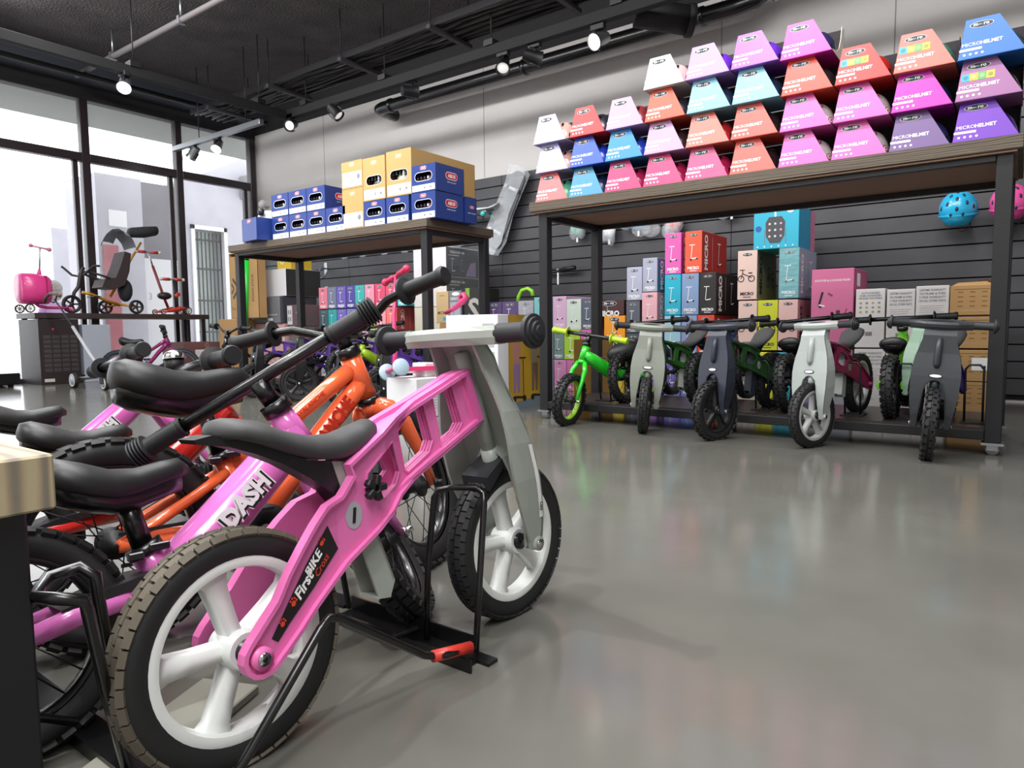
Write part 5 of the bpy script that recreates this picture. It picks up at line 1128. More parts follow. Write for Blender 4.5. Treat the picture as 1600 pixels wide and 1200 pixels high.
    for a, e in ends:
        d = Vector(e)-Vector(a); L = d.length; Q = Matrix.Translation(a) @ d.to_track_quat('Z', 'Y').to_matrix().to_4x4()
        if grip == 'ring':
            pr = [(.0155, 0), (.0185, .002), (.0185, .006), (.0165, .008)]+[(.0165 if i % 2 else .0172, .010+i*(L-.040)/14) for i in range(15)]
            for i in range(5): pr += [(.0245, L-.028+i*.0058), (.0255, L-.0265+i*.0058), (.0245, L-.025+i*.0058), (.020, L-.0235+i*.0058)]
            pr += [(.020, L+.001), (0, L+.001)]
        else: pr = [(.0145, -.002), (.030, -.001), (.030, .005), (.0175, .010), (.0165, L*.5), (.0172, L-.012), (.020, L-.008), (.021, L), (.018, L+.006), (0, L+.006)]
        MB(S @ Q).lathe(pr, gm, 20, crease=True).build('grip', ho)
    if bell:
        Q = S @ Matrix.Translation((sx, .10, sz+.02)); MB(Q).sphere((0, 0, .012), (.026, .026, .022), chrome, 16, 8, z0=0).cyl((0, 0, -.02), (0, 0, .014), .022, steel_blk, 14).build('bell', ho)
    if pedal:
        c = MB(); c.cyl((.255, -.075, .165), (.255, .075, .165), .010, steel_blk, 10); Y90 = AX_Y((.255, 0, .165))
        c.lathe([(.012, .050), (.052, .050), (.052, .054), (.012, .054)], steel_blk, 24, M=AX_Y((.255, 0, .165)), closed=True)
        c.box(.245, .265, -.080, -.070, .07, .17, alu, b=.003); c.box(.245, .265, .070, .080, .16, .26, alu, b=.003); c.build('crank', root)
        for y0, z in ((-.135, .07), (.082, .26)): MB().box(.222, .288, y0, y0+.055, z-.012, z+.010, steel_blk, b=.004).build('pedal', root)
        if kind != 'dash': MB().box(.0, .27, -.068, -.062, .150, .156, steel_blk).box(.0, .27, -.068, -.062, .205, .211, steel_blk).build('chain', root)
    return root

first_bike('pink and grey moulded balance bike with white wheels, nearest the camera', (-.800, .481, 0), 1.3, 3.6, 0, -2.6, hi=True, dust=rubber_dusty, strap=True, group=None)
kid_bike('pink tube framed bike with long straight handlebar, right behind the moulded balance bike', (-1.04, .337, 0), 10, 12, 0, 54, '#d670bb', 'dash', hi=True, decal='DASH', group=None)
kid_bike('orange bike with red lettering and knobbly tyres behind the nearest tube framed pink bike', (-1.28, .54, 0), 14, 6, 0, 30, '#f0683a', 'aval', hi=True, decal='AVALANCHE', pedal=True, grip='flange', group=None)
kid_bike('red bike between the orange bike and the farthest pink bike', (-1.55, .47, 0), 13, 6, 0, 4, '#c8261f', 'dash', decal=None, group=None, hi=True, grip='flange', bell=True)
kid_bike('farthest pink bike with a white band on its tube, left of the red bike', (-2.1, .55, 0), 14, 6, 0, 6, '#cf62b0', 'dash', decal='DASH', white_band=True, group=None, hi=True, grip='flange')

# ---------------------------------------------------------------- bikes on the right rack (front wheels on the floor, rear wheels on the shelf)
def rack_fb(fx, fy, az, **k):
    d = .5625; a = R_(az); return first_bike(loc=(fx-d*math.sin(a), fy-d*math.cos(a), .115), az=az, pitch=11.3, **k)
rack_fb(-1.588, 3.40, 192, steer=33, label='balance bike with grey fork and green frame, second from the left on the right rack', frame='#285c22', fork='#84897f', rim=C_('#3a3a3a'), decal=False)
rack_fb(-1.205, 3.37, 192, steer=-8, label='balance bike with dark navy fork, silver bell and green frame on the right rack', frame='#284c26', fork='#2a2e3a', rim=C_('#17171a'), tread='knob', decal=False)
rack_fb(-.764, 3.41, 190, steer=-12, label='balance bike with light grey fork, grey wheels and magenta frame on the right rack', frame='#8c2350', fork='#a0a6a2', rim=C_('#b4b6b4', .4), decal=False)
rack_fb(-.29, 3.36, 182, steer=7, lean=3, label='balance bike with charcoal fork and purple frame at the right end of the rack', frame='#4a2890', fork='#2e3135', rim=C_('#17171a'), tread='knob', decal=False)
sage = first_bike(loc=(-.33, 4.20, .115), az=186, steer=6, label='balance bike with sage green fork, half hidden behind the charcoal one', frame='#6cb82c', fork='#74907c', rim=C_('#3a3a3a'), decal=False)
sage.scale = (.82, .82, .82)
b = MB(); b.lathe([(0, .016), (.014, .014), (.020, .006), (.022, 0), (0, 0)], chrome, 20, M=Matrix.Rotation(R_(90), 4, 'X')).build('bicycle_bell', None, (-1.13, 3.405, .565), 0, 'round silver bell on the bar of the navy forked balance bike', 'bell')
d = .5625; a = R_(203)
kid_bike('lime green balance bike with lime grips and black seat cover, leftmost on the right rack', (-2.09-d*math.sin(a), 3.42-d*math.cos(a), .115), 203, 0, 11.3, 26, '#25c428', 'dash', rim=C_('#8ab82a'), gripcol=C_('#a8c82a'), cover=True, grip='flange', decal='LIME' if 0 else None, group=None)
for x, y, az, c, lb, lean in ((-1.90, 3.76, 3, '#4a2a6a', 'dark purple kids bike, rear wheel to the viewer, left of the grey forked bike', 4), (-1.44, 3.80, 6, '#23345a', 'navy kids bike, rear wheel to the viewer, between the grey and navy forked bikes', 3),
                              (-.96, 3.78, 2, '#7a5ab0', 'lilac kids bike, rear wheel to the viewer, left of the light grey forked bike', 5), (-.49, 3.78, 0, '#6cc42c', 'bright lime kids bike, rear wheel to the viewer, right of the light grey forked bike', 2)):
    kid_bike(lb, (x, y, .115), az, lean, 0, 0, c, 'dash', cover=False, grip='flange', rim=C_('#2a2a2c'), group='kids bikes parked wheel-in on the right rack')
def hoop(parent, x, y, z0, h, wd, d=.03, r=.005):
    MB().tube([(x-wd/2, y+d, z0), (x-wd/2, y, z0+h*.6), (x-wd/2, y, z0+h-.02), (x-wd/2+.015, y, z0+h), (x+wd/2-.015, y, z0+h), (x+wd/2, y, z0+h-.02), (x+wd/2, y, z0+h*.6), (x+wd/2, y+d, z0)], r, steel_blk, 8).build('hoop', parent)
for i, x in enumerate((-2.05, -1.78, -1.33, -1.10, -.86, -.66, -.43, -.16)):
    t = thing('bike_stand', '%s thin black wire bike stand from the left on the right rack shelf' % ordn[i], 'bike stand', (x, 3.72, .115), group='wire bike stands on the right rack')
    hoop(t, 0, 0, 0.004, .26, .07); MB().box(-.05, .05, -.02, .12, 0, .006, steel_blk).build('foot_plate', t)
# ---------------------------------------------------------------- bikes by the left rack
def floor_fb(fx, fy, az, **k):
    a = R_(az); return first_bike(loc=(fx-.573*math.sin(a), fy-.573*math.cos(a), .115), az=az, pitch=11.3, **k)
for fx, az, st, c, fk, lb in ((-4.62, 205, -5, '#5c3a98', '#18181b', 'black forked balance bike with purple frame, left of the pair behind the orange bike'), (-4.08, 208, 8, '#6a3fb0', '#18181b', 'black forked balance bike with purple frame, right of the pair behind the orange bike'),
                              (-3.66, 200, -10, '#5c3a98', '#202024', 'black balance bike with purple frame at the right end of the left rack'), (-5.20, 202, 5, '#5c3a98', '#1c1c20', 'black balance bike with purple frame near the left end of the left rack')):
    floor_fb(fx, 3.42, az, steer=st, frame=c, fork=fk, rim=C_('#2c2c30'), tread='knob', decal=False, num=False, label=lb)
kid_bike('black kids bike at the left corner of the left rack', (-5.75, 3.98, .0), 185, 0, 0, 10, '#16161a', 'aval', grip='flange', group=None)
kid_bike('black and lime kids bike between the purple framed balance bikes', (-3.92, 3.95, .115), 186, 0, 11.3, -18, '#a8cf2a', 'dash', grip='flange', group=None, rim=C_('#9fcf2a'))
kid_bike('dark kids bike wheel-in under the left rack', (-4.9, 3.62, .115), 5, 0, 0, 12, '#1c1c22', 'dash', grip='flange', group=None)
kid_bike('dark purple kids bike wheel-in under the left rack', (-4.36, 3.66, .115), 5, 0, 0, 12, '#3c2460', 'dash', grip='flange', group=None)
# ---------------------------------------------------------------- floor racks in the foreground row
t = thing('floor_rack', 'low black steel bike rack with a red sleeved tube around the nearest rear wheel', 'bike rack', (0, 0, 0))
for s_, x in ((0, -.735), (1, -.835)):
    MB().tube([(x, .40, .008), (x, .445, .045), (x, .56, .165), (x, .575, .175), (x, .592, .168), (x, .755, .050), (x+.004, .775, .042), (x+(.012 if not s_ else -.0), .79, .04), (x+(.02 if not s_ else 0), .84, .035)], .0062, gloss_blk, 12).build('tube', t, label='near side rail' if not s_ else None)
MB().tube([(-.733, .772, .042), (-.715, .845, .034)], .0095, C_('#d0382c', .35), 12).build('sleeve', t, label='red plastic sleeve')
b = MB(); b.plate([(-1.06, 0), (-.715, 0), (-.715, .004), (-1.06, .004)], .83, .885, gloss_blk); b.box(-1.06, -.70, .825, .829, 0, .022, gloss_blk); b.box(-1.06, -.74, .885, .889, 0, .03, gloss_blk); b.box(-.73, -.69, .86, .885, .0, .006, gloss_blk); b.build('base_plate', t)
MB().tube([(-.842, .872, .005), (-.838, .875, .14), (-.832, .888, .262), (-.826, .892, .275), (-.80, .905, .281), (-.765, .925, .281), (-.748, .925, .272), (-.742, .918, .255), (-.736, .895, .12), (-.727, .872, .012)], .0058, gloss_blk, 12).build('tall_hoop', t)
t = thing('floor_rack', 'black wire rack with a tall bent hoop beside the oak table leg', 'bike rack', (0, 0, 0))
MB().tube([(-.878, .372, .006), (-.815, .325, .16), (-.778, .298, .268), (-.772, .292, .284), (-.785, .270, .290), (-.812, .262, .288), (-.840, .285, .296), (-.835, .315, .300), (-.815, .322, .292), (-.820, .325, .27), (-.862, .352, .15), (-.915, .385, .006)], .0068, gloss_blk, 12).build('tall_hoop', t)
b = MB(); b.box(-1.30, -.86, .36, .40, 0, .02, gloss_blk); b.build('base_plate', t)
MB().tube([(-1.0, .10, .006), (-1.0, .22, .13), (-1.0, .36, .04)], .006, gloss_blk, 10).build('tube', t)
MB().box(-.05, .05, -.12, .12, 0, .014, C_('#8f8f84', .6), b=.002).build('rubber_mat', None, (-.93, .46, 0), .4, 'flat grey block on the floor behind the tall hoop rack', 'block')
t = thing('floor_rack', 'black wire rack gripping the wheels of the orange bike', 'bike rack', (0, 0, 0))
hoop(t, -1.12, .86, .0, .29, .09, r=.006); hoop(t, -1.55, .90, .0, .27, .08, r=.006); MB().box(-1.65, -1.08, .88, .92, 0, .006, gloss_blk).build('base_plate', t)

# ---------------------------------------------------------------- pink scooter on the white plinth, other scooters and trikes
def tri_scooter(name, label, loc, az, col, h=.62, bar=.18, grips=None, deck=True, wheels=None, seat=None, lean=0, tilt=0):
    r = bike_root(name, label, 'scooter', loc, az, lean); m = C_(col, .3, .4); gm = C_(grips or col, .45); wm = wheels or C_('#bcd0dc', .3)
    MB().plate([(.0, .05), (.06, .035), (.34, .035), (.40, .05), (.40, .062), (.0, .062)], -.055, .055, m).build('deck', r)
    MB().tube([(.42, 0, .05), (.40, 0, .16), (.40+tilt*.3, 0, h*.6), (.40+tilt, 0, h)], [.016, .014, .0125, .011], m, 12).build('stem', r)
    hb = MB().cyl((.40+tilt, -bar, h), (.40+tilt, bar, h), .010, m, 12).build('handlebar', r)
    for s_ in (-1, 1):
        MB().cyl((.40+tilt, s_*bar*.25, h), (.40+tilt, s_*bar, h), .017, gm, 14).sphere((.40+tilt, s_*bar, h), .026, gm, 12, 8).build('grip', hb)
        MB(AX_Y((.42, s_*.11, .055))).lathe([(0, -.012), (.048, -.012), (.055, -.006), (.055, .006), (.048, .012), (0, .012)], wm, 20).build('wheel', r)
    MB().box(.40, .44, -.10, .10, .05, .07, m, b=.006).build('axle', r)
    MB(AX_Y((.02, 0, .04))).lathe([(0, -.015), (.035, -.015), (.04, -.008), (.04, .008), (.035, .015), (0, .015)], wm, 18).build('wheel', r)
    return r
tri_scooter('toddler_scooter', 'bright pink scooter with pink grips standing on the white plinth box', (-3.05, 3.46, .256), 200, '#d8386e', lean=-11, h=.67, bar=.17, grips='#d8305c', wheels=C_('#b9cfe0', .3), tilt=-.06)
def W_(y, z, R, wd, col, x, parent, spokes=5):
    A = Matrix(((0, 0, 1, x), (1, 0, 0, y), (0, 1, 0, z), (0, 0, 0, 1)))
    m = MB(A); m.lathe([(R*.78, -wd*.5), (R*.95, -wd*.45), (R, -wd*.2), (R, wd*.2), (R*.95, wd*.45), (R*.78, wd*.5)], rubber, 28, closed=True); o = m.build('wheel', parent)
    c = MB(A); c.lathe([(R*.68, -wd*.3), (R*.79, -wd*.35), (R*.79, wd*.35), (R*.68, wd*.3)], col, 24, closed=True); c.lathe([(0, -wd*.4), (R*.2, -wd*.4), (R*.2, wd*.4), (0, wd*.4)], col, 16)
    for i in range(spokes): c.box(R*.15, R*.72, -R*.09, R*.09, -wd*.2, wd*.25, col, M=Matrix.Rotation(2*PI*i/spokes, 4, 'Z'))
    c.build('rim', o); return o
# stroller trike on the window table (side on, running along +y)
X0 = -8.86
t = thing('stroller_trike', 'stroller trike with black seat, grey canopy and gold push bar on the window table', 'trike', (0, 0, 0))
gold = mat('gold_tube', '#c0892a', .35, metal=.4); blk = C_('#2a2224', .5); cloth = C_('#25262b', .8)
W_(3.42, .90, .105, .05, blk, X0, t); W_(4.06, .875, .085, .04, blk, X0+.18, t); W_(3.84, .875, .085, .04, blk, X0-.14, t)
MB().tube([(X0, 3.42, .90), (X0, 3.45, 1.03), (X0, 3.50, 1.10), (X0, 3.53, 1.25), (X0, 3.57, 1.33)], [.016, .02, .022, .022, .018], blk, 12).tube([(X0, 3.54, 1.04), (X0, 3.64, 1.02), (X0, 3.80, .95), (X0, 3.95, .90)], .018, gold, 12).tube([(X0-.14, 3.84, .875), (X0, 3.94, .91), (X0+.18, 4.06, .875)], .014, gold, 10).build('frame', t)
MB().tube([(X0-.2, 3.41, 1.345), (X0-.2, 3.44, 1.32), (X0-.1, 3.48, 1.24), (X0, 3.54, 1.22), (X0+.1, 3.56, 1.27), (X0+.2, 3.60, 1.34), (X0+.2, 3.66, 1.34)], .013, blk, 10).build('handlebar', t)
MB().tube([(X0, 3.84, 1.0), (X0, 4.0, 1.25), (X0, 4.1, 1.45), (X0, 4.24, 1.68)], [.018, .017, .015, .014], gold, 12).build('push_bar', t)
b = MB(); loft(b, [(-.02, 0, .05, .03, 0), (0, 0, .10, .06, 0), (.16, .02, .11, .07, 0), (.3, .05, .09, .06, 0), (.33, .05, .04, .03, 0)], cloth, 12, M=Matrix(((0, 1, 0, X0), (1, 0, 0, 4.12), (0, 0, 1, 1.79), (0, 0, 0, 1)))); b.build('parent_bag', t)
b = MB(); b.plate([(3.70, 1.10), (3.84, 1.08), (3.96, 1.14), (4.02, 1.30), (4.05, 1.52), (3.98, 1.54), (3.92, 1.36), (3.86, 1.22), (3.74, 1.20)], -.14, .14, C_('#332629', .6), M=Matrix(((0, 1, 0, X0), (1, 0, 0, 0), (0, 0, 1, 0), (0, 0, 0, 1)))); b.build('seat', t)
b = MB(); cm_ = Matrix(((0, 0, 1, X0), (1, 0, 0, 3.92), (0, 1, 0, 1.50), (0, 0, 0, 1)))
for i in range(6):
    a0, a1 = R_(20+i*22), R_(20+(i+1)*22); vs = []
    for a in (a0, a1):
        for z_ in (-.16, -.12, 0, .12, .16): rr = .26*(1-.25*(abs(z_)/.16)**2); vs.append((rr*math.cos(a)*.75+.05, rr*math.sin(a)*1.25, z_))
    b.add(vs, [(j, j+1, j+6, j+5) for j in range(4)], C_('#8f8f95', .8) if i < 3 else cloth, True, cm_)
b.build('canopy', t)
MB().tube([(X0+.15*math.sin(a), 3.72+.16*math.cos(a)+.0, 1.23-.05*math.cos(a)) for a in [2*PI*i/20 for i in range(20)]], .013, blk, 10, closed=True).build('guard_ring', t)
MB().sphere((X0, 4.02, 1.08), (.10, .08, .14), cloth, 14, 8).build('rear_bag', t)
MB().box(X0-.1, X0+.1, 3.62, 3.70, .985, .998, blk, b=.004).build('foot_rest', t)
# pink ride-on suitcase scooter
t = thing('suitcase_scooter', 'hot pink suitcase scooter with a tall pole on the left of the window table', 'scooter', (0, 0, 0)); hp = C_('#e0408c', .35, .3)
b = MB(); loft(b, [(2.89, 1.06, .12, .15, 0), (2.91, 1.06, .15, .17, 0), (3.03, 1.06, .155, .175, 0), (3.16, 1.05, .15, .16, 0), (3.185, 1.05, .12, .14, 0)], hp, 20, M=Matrix(((0, 1, 0, -8.85), (1, 0, 0, 0), (0, 0, 1, 0), (0, 0, 0, 1)))); b.build('suitcase', t)
MB().box(-9.01, -8.69, 3.115, 3.125, .90, 1.2, C_('#a82060')).build('zip_band', t)
MB().tube([(-8.85, 3.05, .90), (-8.85, 3.08, .87), (-8.85, 3.16, .855), (-8.85, 3.38, .855)], .018, hp, 12).build('deck_rail', t)
W_(2.945, .84, .05, .03, C_('#c9c2bc', .4), -8.70, t, 8); W_(2.945, .84, .05, .03, C_('#c9c2bc', .4), -9.0, t, 8); W_(3.40, .835, .045, .03, C_('#c23a70', .4), -8.85, t, 8)
MB().cyl((-8.85, 3.10, 1.2), (-8.85, 3.11, 1.28), .03, hp, 12, .012).cyl((-8.85, 3.11, 1.27), (-8.85, 3.13, 1.53), .009, alu, 8).cyl((-8.85, 3.04, 1.535), (-8.85, 3.22, 1.505), .012, C_('#d8a8b4'), 10).sphere((-8.85, 3.04, 1.535), .022, C_('#c87a8c'), 10, 6).sphere((-8.85, 3.22, 1.505), .022, C_('#c87a8c'), 10, 6).build('pole_handle', t)
# two red scooters
for y0, h, lb, sx in ((4.32, 1.57, 'taller red scooter with orange red grips on the window table', 1), (4.58, 1.24, 'shorter red scooter with black post at the right end of the window table', 0)):
    t = thing('kids_scooter', lb, 'scooter', (0, 0, 0)); rd = C_('#c03a2a', .35, .3)
    if sx: MB().tube([(-8.86, 4.33, 1.55), (-8.86, 4.37, 1.40)], .010, alu, 10).tube([(-8.86, 4.37, 1.40), (-8.86, 4.49, 1.02), (-8.86, 4.54, .88)], .017, C_('#7a2226', .35), 12).build('stem', t); MB(Matrix(((0, 1, 0, -8.86), (1, 0, 0, 4.50), (0, 0, 1, 1.03), (0, 0, 0, 1)))).sphere((0, 0, 0), (.09, .07, .05), blk, 14, 8).build('seat', t)
    else: MB().tube([(-8.80, 4.60, 1.23), (-8.80, 4.61, 1.0), (-8.80, 4.62, .85)], .018, steel_blk, 12).cyl((-8.80, 4.60, 1.02), (-8.80, 4.66, 1.06), .03, rd, 12).build('stem', t)
    hb = MB().cyl((-8.86+.06*(1-sx), y0-.14, h), (-8.86+.06*(1-sx), y0+.14, h), .009, alu, 10).build('handlebar', t)
    for s_ in (-1, 1): MB().cyl((-8.86+.06*(1-sx), y0+s_*.03, h), (-8.86+.06*(1-sx), y0+s_*.12, h), .020, rd, 12).sphere((-8.86+.06*(1-sx), y0+s_*.145, h), .022, C_('#d8d0cc'), 10, 6).build('grip', hb)
    xx = -8.98 if sx else -8.76
    MB().tube([(xx, 4.42, .825), (xx, 4.50, .835), (xx, 4.58, .85), (xx, 4.66, .87), (xx, 4.72, .86)], [.012, .02, .03, .03, .02], rd, 10).build('deck', t)
    W_(4.43, .825, .035, .025, C_('#c9c2bc'), xx, t, 6); W_(4.73, .84, .05, .025, C_('#c9c2bc'), xx+.04, t, 6)
# push trike on the floor
t = thing('push_trike', 'grey folding push trike with long slanted handle on the floor', 'trike', (0, 0, 0)); cr = C_('#cdc4b4', .4)
def Wx(x, y, R, parent):
    A = AX_Y((x, y, R)); m = MB(A); m.lathe([(0, -.02), (R*.75, -.02), (R*.95, -.018), (R, -.01), (R, .01), (R*.95, .018), (R*.75, .02), (0, .02)], rubber, 24); o = m.build('wheel', parent)
    MB(A).lathe([(R*.62, .0205), (R*.84, .022), (R*.84, .018), (R*.62, .018)], cr, 24, closed=True).lathe([(0, .022), (R*.6, .021), (R*.6, .0)], C_('#9aa6b4', .4), 20).build('rim', o)
Wx(-7.83, 3.00, .078, t); Wx(-7.24, 3.05, .065, t); Wx(-7.75, 3.30, .078, t)
MB().tube([(-8.27, 3.03, .92), (-8.05, 3.03, .77), (-7.85, 3.03, .62)], .009, steel_blk, 10).tube([(-7.86, 3.03, .63), (-7.50, 3.04, .34), (-7.28, 3.05, .17)], .016, C_('#b4b6ba', .35), 12).build('push_bar', t)
MB().tube([(-8.55, 3.03, .90), (-8.5, 3.03, .95), (-8.38, 3.03, .99), (-8.22, 3.03, .98), (-8.13, 3.03, .955)], .017, C_('#6a5348', .5), 12).tube([(-8.50, 3.03, .93), (-8.3, 3.03, .89), (-8.26, 3.03, .90), (-8.2, 3.03, .97)], .008, steel_blk, 8).build('handle', t)
MB().tube([(-7.83, 3.02, .09), (-7.55, 3.10, .12), (-7.28, 3.05, .16), (-7.0, 3.02, .27)], .018, alu, 12).tube([(-7.75, 3.28, .09), (-7.5, 3.12, .13)], .014, steel_blk, 10).box(-7.30, -7.22, 3.02, 3.08, .06, .16, steel_blk, b=.006).build('frame', t)
kid_bike('magenta kids bike with black bars standing by the window table', (-8.05, 3.55, 0), 42, 0, 0, 15, '#8c1f63', 'aval', grip='flange', group=None, pedal=True, rim=C_('#5c6470'), tyre=mat('blue_black_tyre', '#2a3038', .6))
# printed black carton under the window table
r = MB().box(-.56, 0, 0, .40, 0, .72, C_('#2c2224', .45), b=.003).build('trike_carton', None, (-8.585, 2.97, 0), 0, 'black carton printed with a grid of small panels under the window table', 'carton')
p = MB(); M = RIGHT(.0006, 0, 0); p.ell(.14, .61, .012, .014, C_('#c0303c'), M, .0004, 14)
for i in range(4):
    for j in range(8): p.rect(.04+.088*i, .115+.088*i, .14+.052*j, .18+.052*j, C_('#403a3c'), M, .0004); p.rect(.045+.088*i, .10+.088*i, .165+.052*j, .168+.052*j, C_('#5a5456'), M, .0008)
p.rect(.03, .13, .03, .065, C_('#c4bfba'), M, .0006); p.build('side_print', r)
MB().box(-.5, 0, 0, .3, 0, .66, C_('#aab0bc', .4), b=.003).build('carton', None, (-8.62, 3.42, 0), 0, 'pale carton behind the black printed carton under the window table', 'carton')
t = thing('floor_plinth', 'black low plinth on the floor at the far left edge', 'plinth', (-9.1, 2.2, 0)); MB().box(0, .6, 0, .55, .03, .15, gloss_blk, b=.01).build('top', t); MB().box(.5, .54, .46, .5, 0, .03, steel_blk).box(.05, .09, .05, .09, 0, .03, steel_blk).box(.5, .54, .05, .09, 0, .03, steel_blk).box(.05, .09, .46, .5, 0, .03, steel_blk).build('foot', t)

# ---------------------------------------------------------------- hung on the slat wall
def big_helmet(x, z, col, lb):
    m = C_(col, .3, .4); t = thing('bike_helmet', lb, 'helmet', (x, 5.86, z)); H = Matrix.Rotation(R_(12), 4, 'X')
    b = MB(H); b.sphere((0, 0, 0), (.118, .125, .128), m, 28, 16, z0=-.85); b.build('shell', t)
    v = MB(H)
    for i, (th, ph) in enumerate([(-90, 5), (-90, 38), (-90, 68), (-58, 22), (-122, 22), (-60, 50), (-120, 50), (-35, 8), (-145, 8), (-72, -14), (-108, -14)]):
        d = Vector((math.cos(R_(ph))*math.cos(R_(th)), math.cos(R_(ph))*math.sin(R_(th)), math.sin(R_(ph)))); P = Vector((d.x*.118, d.y*.125, d.z*.128))
        Q = Matrix.Translation(P) @ d.to_track_quat('Z', 'Y').to_matrix().to_4x4(); v.sphere((0, 0, -.002), (.011, .017, .006), C_('#1d2a3a'), 10, 5, M=Q)
    v.build('vent', t); MB(H).lathe([(.119, -.045), (.123, -.037), (.120, -.029)], m, 28).build('rim_band', t)
    MB().tube([(.08, .05, -.05), (.07, .03, -.13), (.03, 0, -.16), (0, -.01, -.14)], .004, steel_blk, 6).build('strap', t)
    MB().cyl((0, .08, .02), (0, .235, .02), .006, alu, 8).build('hook', t)
    return t
big_helmet(-.392, 1.375, '#1fa4d0', 'sky blue bike helmet hanging on the black slat wall')
big_helmet(-.095, 1.385, '#e0509c', 'pink bike helmet hanging on the slat wall behind the right rack post')
t = thing('skateboard', 'skateboard in a clear bag hung steeply on the slat wall', 'skateboard', (-4.47, 5.97, 1.82)); Rz = Matrix.Rotation(R_(27), 4, 'Y')
b = MB(Rz); pts = [(.095*math.cos(a)*(1 if abs(math.sin(a)) < .9 else 1), (.33 if math.sin(a) > 0 else -.33)+.10*math.sin(a)) for a in [2*PI*i/24 for i in range(24)]]
b.plate(pts, -.006, .006, C_('#5a6066', .5)); b.build('deck', t)
c = MB(Rz)
for z in (-.24, .24):
    c.box(-.05, .05, -.04, -.008, z-.02, z+.02, alu, b=.004)
    for sx in (-.075, .075): c.cyl((sx-.014, -.045, z), (sx+.014, -.045, z), .024, C_('#c8c8cc'), 12)
c.build('truck', t)
b = MB(Rz); pts = [(-.12, -.44), (-.09, .30), (-.13, .46), (.02, .48), (.12, .44), (.10, 0), (.14, -.30), (.10, -.47), (0, -.50)]; b.plate(pts, -.075, -.07, plastic_wrap); b.plate(pts, .01, .014, plastic_wrap); b.build('clear_bag', t)
t = thing('skateboard', 'pale grey skateboard lying level behind the tan cartons with teal wheels', 'skateboard', (-4.86, 5.86, 1.84))
b = MB(); vs = []; n = 22
for i in range(n):
    a = 2*PI*i/n; vs.append((.38*math.copysign(abs(math.cos(a))**.6, math.cos(a)), .10*math.sin(a), .055*(abs(math.cos(a))**6)))
b.add(vs+[(x, y, z-.010) for x, y, z in vs], [tuple(range(n)), tuple(range(n, 2*n))[::-1]]+[(i, (i+1) % n, (i+1) % n+n, i+n) for i in range(n)], C_('#b9c2c4', .35)); b.build('deck', t)
c = MB()
for x in (-.22, .22):
    c.box(x-.02, x+.02, -.05, .05, -.04, -.010, alu, b=.004)
    for y in (-.07, .07): c.cyl((x, y-.015, -.055), (x, y+.015, -.055), .026, C_('#3fb0b0'), 12)
c.build('truck', t); MB().box(-.02, .0, .02, .24, -.03, -.012, alu).box(-.2, -.18, .02, .24, -.03, -.012, alu).build('shelf_bracket', t)
for i, (x, z, c1, w_) in enumerate(((-3.60, 1.55, '#5fb09a', .10), (-3.24, 1.50, '#e6e8ea', .09), (-2.93, 1.55, '#5f9fc8', .20), (-2.58, 1.50, '#c88a8a', .10), (-2.05, 1.62, '#e0e4e6', .14))):
    lb = ('green and white', 'white', 'blue', 'pale red', 'white corner of a')[i]+' packet in a clear plastic bag hanging under the right rack top'
    t = thing('bagged_packet', lb, 'packet', (x, 5.99, z))
    MB().sphere((0, 0, 0), (w_*.75, .04, .07), C_(c1, .5), 12, 6).build('packet', t)
    b = MB(); random.seed(i)
    for k in range(5): b.sphere((random.uniform(-w_*.7, w_*.7), random.uniform(-.03, .0), random.uniform(-.09, .04)), (w_*.5, .035, .07), plastic_wrap, 10, 6)
    b.build('clear_bag', t); MB().cyl((0, .0, .05), (0, .08, .05), .004, alu, 6).box(-.01, .01, -.005, .005, -.13, -.08, wht).build('hook', t)
t = thing('spare_handlebar', 'short black handlebar hung on the slat wall behind the rack post', 'handlebar', (-3.82, 5.98, 1.16))
MB().cyl((-.2, 0, 0), (.2, 0, .01), .012, steel_blk, 10).cyl((.05, 0, .0), (.2, 0, .01), .022, steel_blk, 12).cyl((-.2, 0, 0), (-.1, 0, 0), .022, steel_blk, 12).build('bar', t); MB().cyl((0, .09, 0), (0, -.02, 0), .014, alu, 10).box(-.008, .008, -.01, .0, -.15, -.03, wht).build('stem_clamp', t)
for i, (x, z) in enumerate(((-7.95, 1.34), (-7.55, 1.34), (-7.55, 1.02))):
    t = thing('wall_rack_hook', ('upper left', 'upper right', 'lower')[i]+' grey bent steel hook on the slat wall under the left rack', 'hook', (x, 5.99, z), group='steel hooks on the slat wall')
    MB().tube([(-.05, .07, .06), (-.05, 0, .07), (-.05, -.03, .02), (-.04, -.05, -.06), (.03, -.06, -.08), (.09, -.05, -.05), (.12, -.02, .02)], .011, C_('#6f747c', .35), 8).build('arm', t); MB().box(-.08, -.02, .075, .085, -.02, .14, alu).build('bracket', t)
for i, (x, nm) in enumerate(((-7.1, 'first'), (-6.75, 'second'), (-6.35, 'third'), (-6.0, 'fourth'))):
    t = thing('bagged_part', '%s bagged part from the left hanging under the left rack top' % nm, 'packet', (x, 5.99, 1.56)); MB().box(-.05, .05, -.03, -.01, -.07, .05, plastic_wrap, b=.006).box(-.12, .12, -.02, -.0, .03, .06, steel_blk if i != 2 else C_('#c04a8a'), b=.006).build('packet', t); MB().cyl((0, 0, .05), (0, .08, .05), .004, alu, 6).build('hook', t)
# ribbon on the white plinth behind the grey handlebar
t = thing('toy_strap', 'pink strap lying on top of the tall white display box', 'strap', (-3.30, 3.68, .66))
MB().tube([(0, 0, .02), (.08, 0, .05), (.15, 0, .09), (.19, 0, .12), (.17, 0, .15), (.13, 0, .13), (.16, .01, .09)], [.012, .016, .02, .018, .014, .012, .01], C_('#d8487c', .4), 10, flat=1.6).build('strap', t)
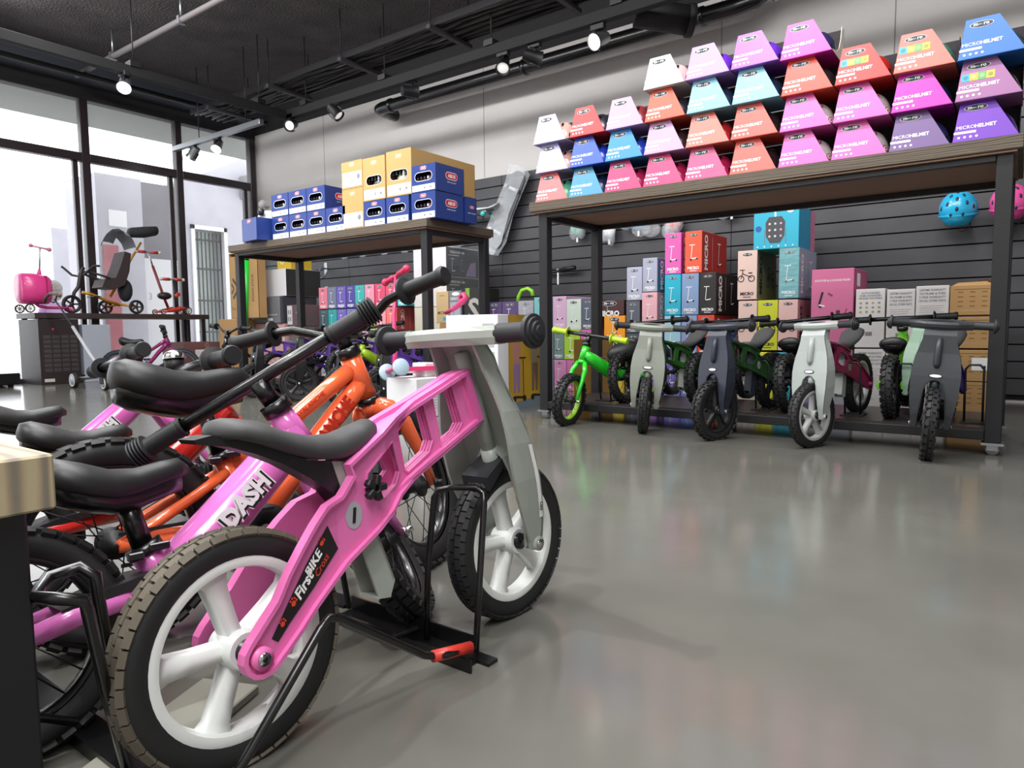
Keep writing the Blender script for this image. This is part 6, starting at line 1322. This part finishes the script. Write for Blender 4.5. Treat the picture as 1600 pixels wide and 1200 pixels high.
# purple suitcase beyond the right post
t = thing('purple_bag', 'deep blue rounded case low at the right edge behind the rack post', 'case', (.20, 3.9, .03))
b = MB(); loft(b, [(-.16, .16, .10, .12, 0), (-.13, .16, .15, .16, 0), (.1, .16, .16, .17, 0), (.2, .16, .12, .13, 0)], C_('#25207a', .35), 16); b.build('shell', t)
MB().cyl((-.12, -.1, 0), (-.12, -.06, 0), .03, steel_blk, 12).cyl((.12, -.1, 0), (.12, -.06, 0), .03, steel_blk, 12).build('castor', t)

# ---------------------------------------------------------------- person outside the window
t = thing('person', 'person in a lilac top seen through the window between the trike and the pink case', 'person', (-11.2, 4.08, -.02), (0, 0, R_(200)))
me = bpy.data.meshes.new('body'); J = [(0, 0, .62, .10, .13), (0, 0, .78, .09, .12), (0, 0, .95, .10, .15), (0, 0, 1.04, .05, .06), (0, 0, 1.10, .045, .045), (0, 0, 1.18, .075, .07), (0, 0, 1.26, .07, .065),
     (0, .16, .98, .045, .045), (.03, .20, .80, .038, .038), (.10, .17, .64, .03, .03), (.14, .15, .58, .025, .025), (0, -.16, .98, .045, .045), (.03, -.20, .80, .038, .038), (.10, -.17, .64, .03, .03), (.14, -.15, .58, .025, .025),
     (0, .07, .56, .075, .075), (.02, .08, .32, .055, .055), (0, .08, .06, .035, .035), (.09, .08, .03, .03, .03), (0, -.07, .56, .075, .075), (.02, -.08, .32, .055, .055), (0, -.08, .06, .035, .035), (.09, -.08, .03, .03, .03)]
E_ = [(0, 1), (1, 2), (2, 3), (3, 4), (4, 5), (5, 6), (2, 7), (7, 8), (8, 9), (9, 10), (2, 11), (11, 12), (12, 13), (13, 14), (0, 15), (15, 16), (16, 17), (17, 18), (0, 19), (19, 20), (20, 21), (21, 22)]
me.from_pydata([j[:3] for j in J], E_, [])
me.materials.append(C_('#c2a0d2', .8)); o = bpy.data.objects.new('body', me); COL.objects.link(o); o.parent = t
o.modifiers.new('skin', 'SKIN').use_smooth_shade = True; o.modifiers.new('sub', 'SUBSURF').levels = 1
if me.skin_vertices:
    for i, j in enumerate(J): me.skin_vertices[0].data[i].radius = (j[3], j[4])
    me.skin_vertices[0].data[0].use_root = True
MB().sphere((0, 0, 1.20), (.092, .08, .11), C_('#d2a890', .6), 16, 12).sphere((.09, 0, 1.19), (.018, .012, .018), C_('#d2a890', .6), 8, 6).sphere((.083, .03, 1.215), .010, wht, 8, 6).sphere((.083, -.03, 1.215), .010, wht, 8, 6).sphere((.091, .03, 1.215), .005, ink_k, 6, 4).sphere((.091, -.03, 1.215), .005, ink_k, 6, 4).box(.080, .090, -.02, .02, 1.15, 1.157, C_('#a85a58')).sphere((0, .082, 1.19), (.018, .01, .025), C_('#d2a890', .6), 8, 6).sphere((0, -.082, 1.19), (.018, .01, .025), C_('#d2a890', .6), 8, 6).build('head', t)
MB().sphere((-.02, 0, 1.225), (.118, .115, .12), mat('hair_grey_blond', '#a09a94', .9, bump=(30, 1, .03)), 16, 12, z0=-.2).sphere((-.06, 0, 1.15), (.07, .10, .10), mat('hair_grey_blond'), 12, 8).build('hair', t)
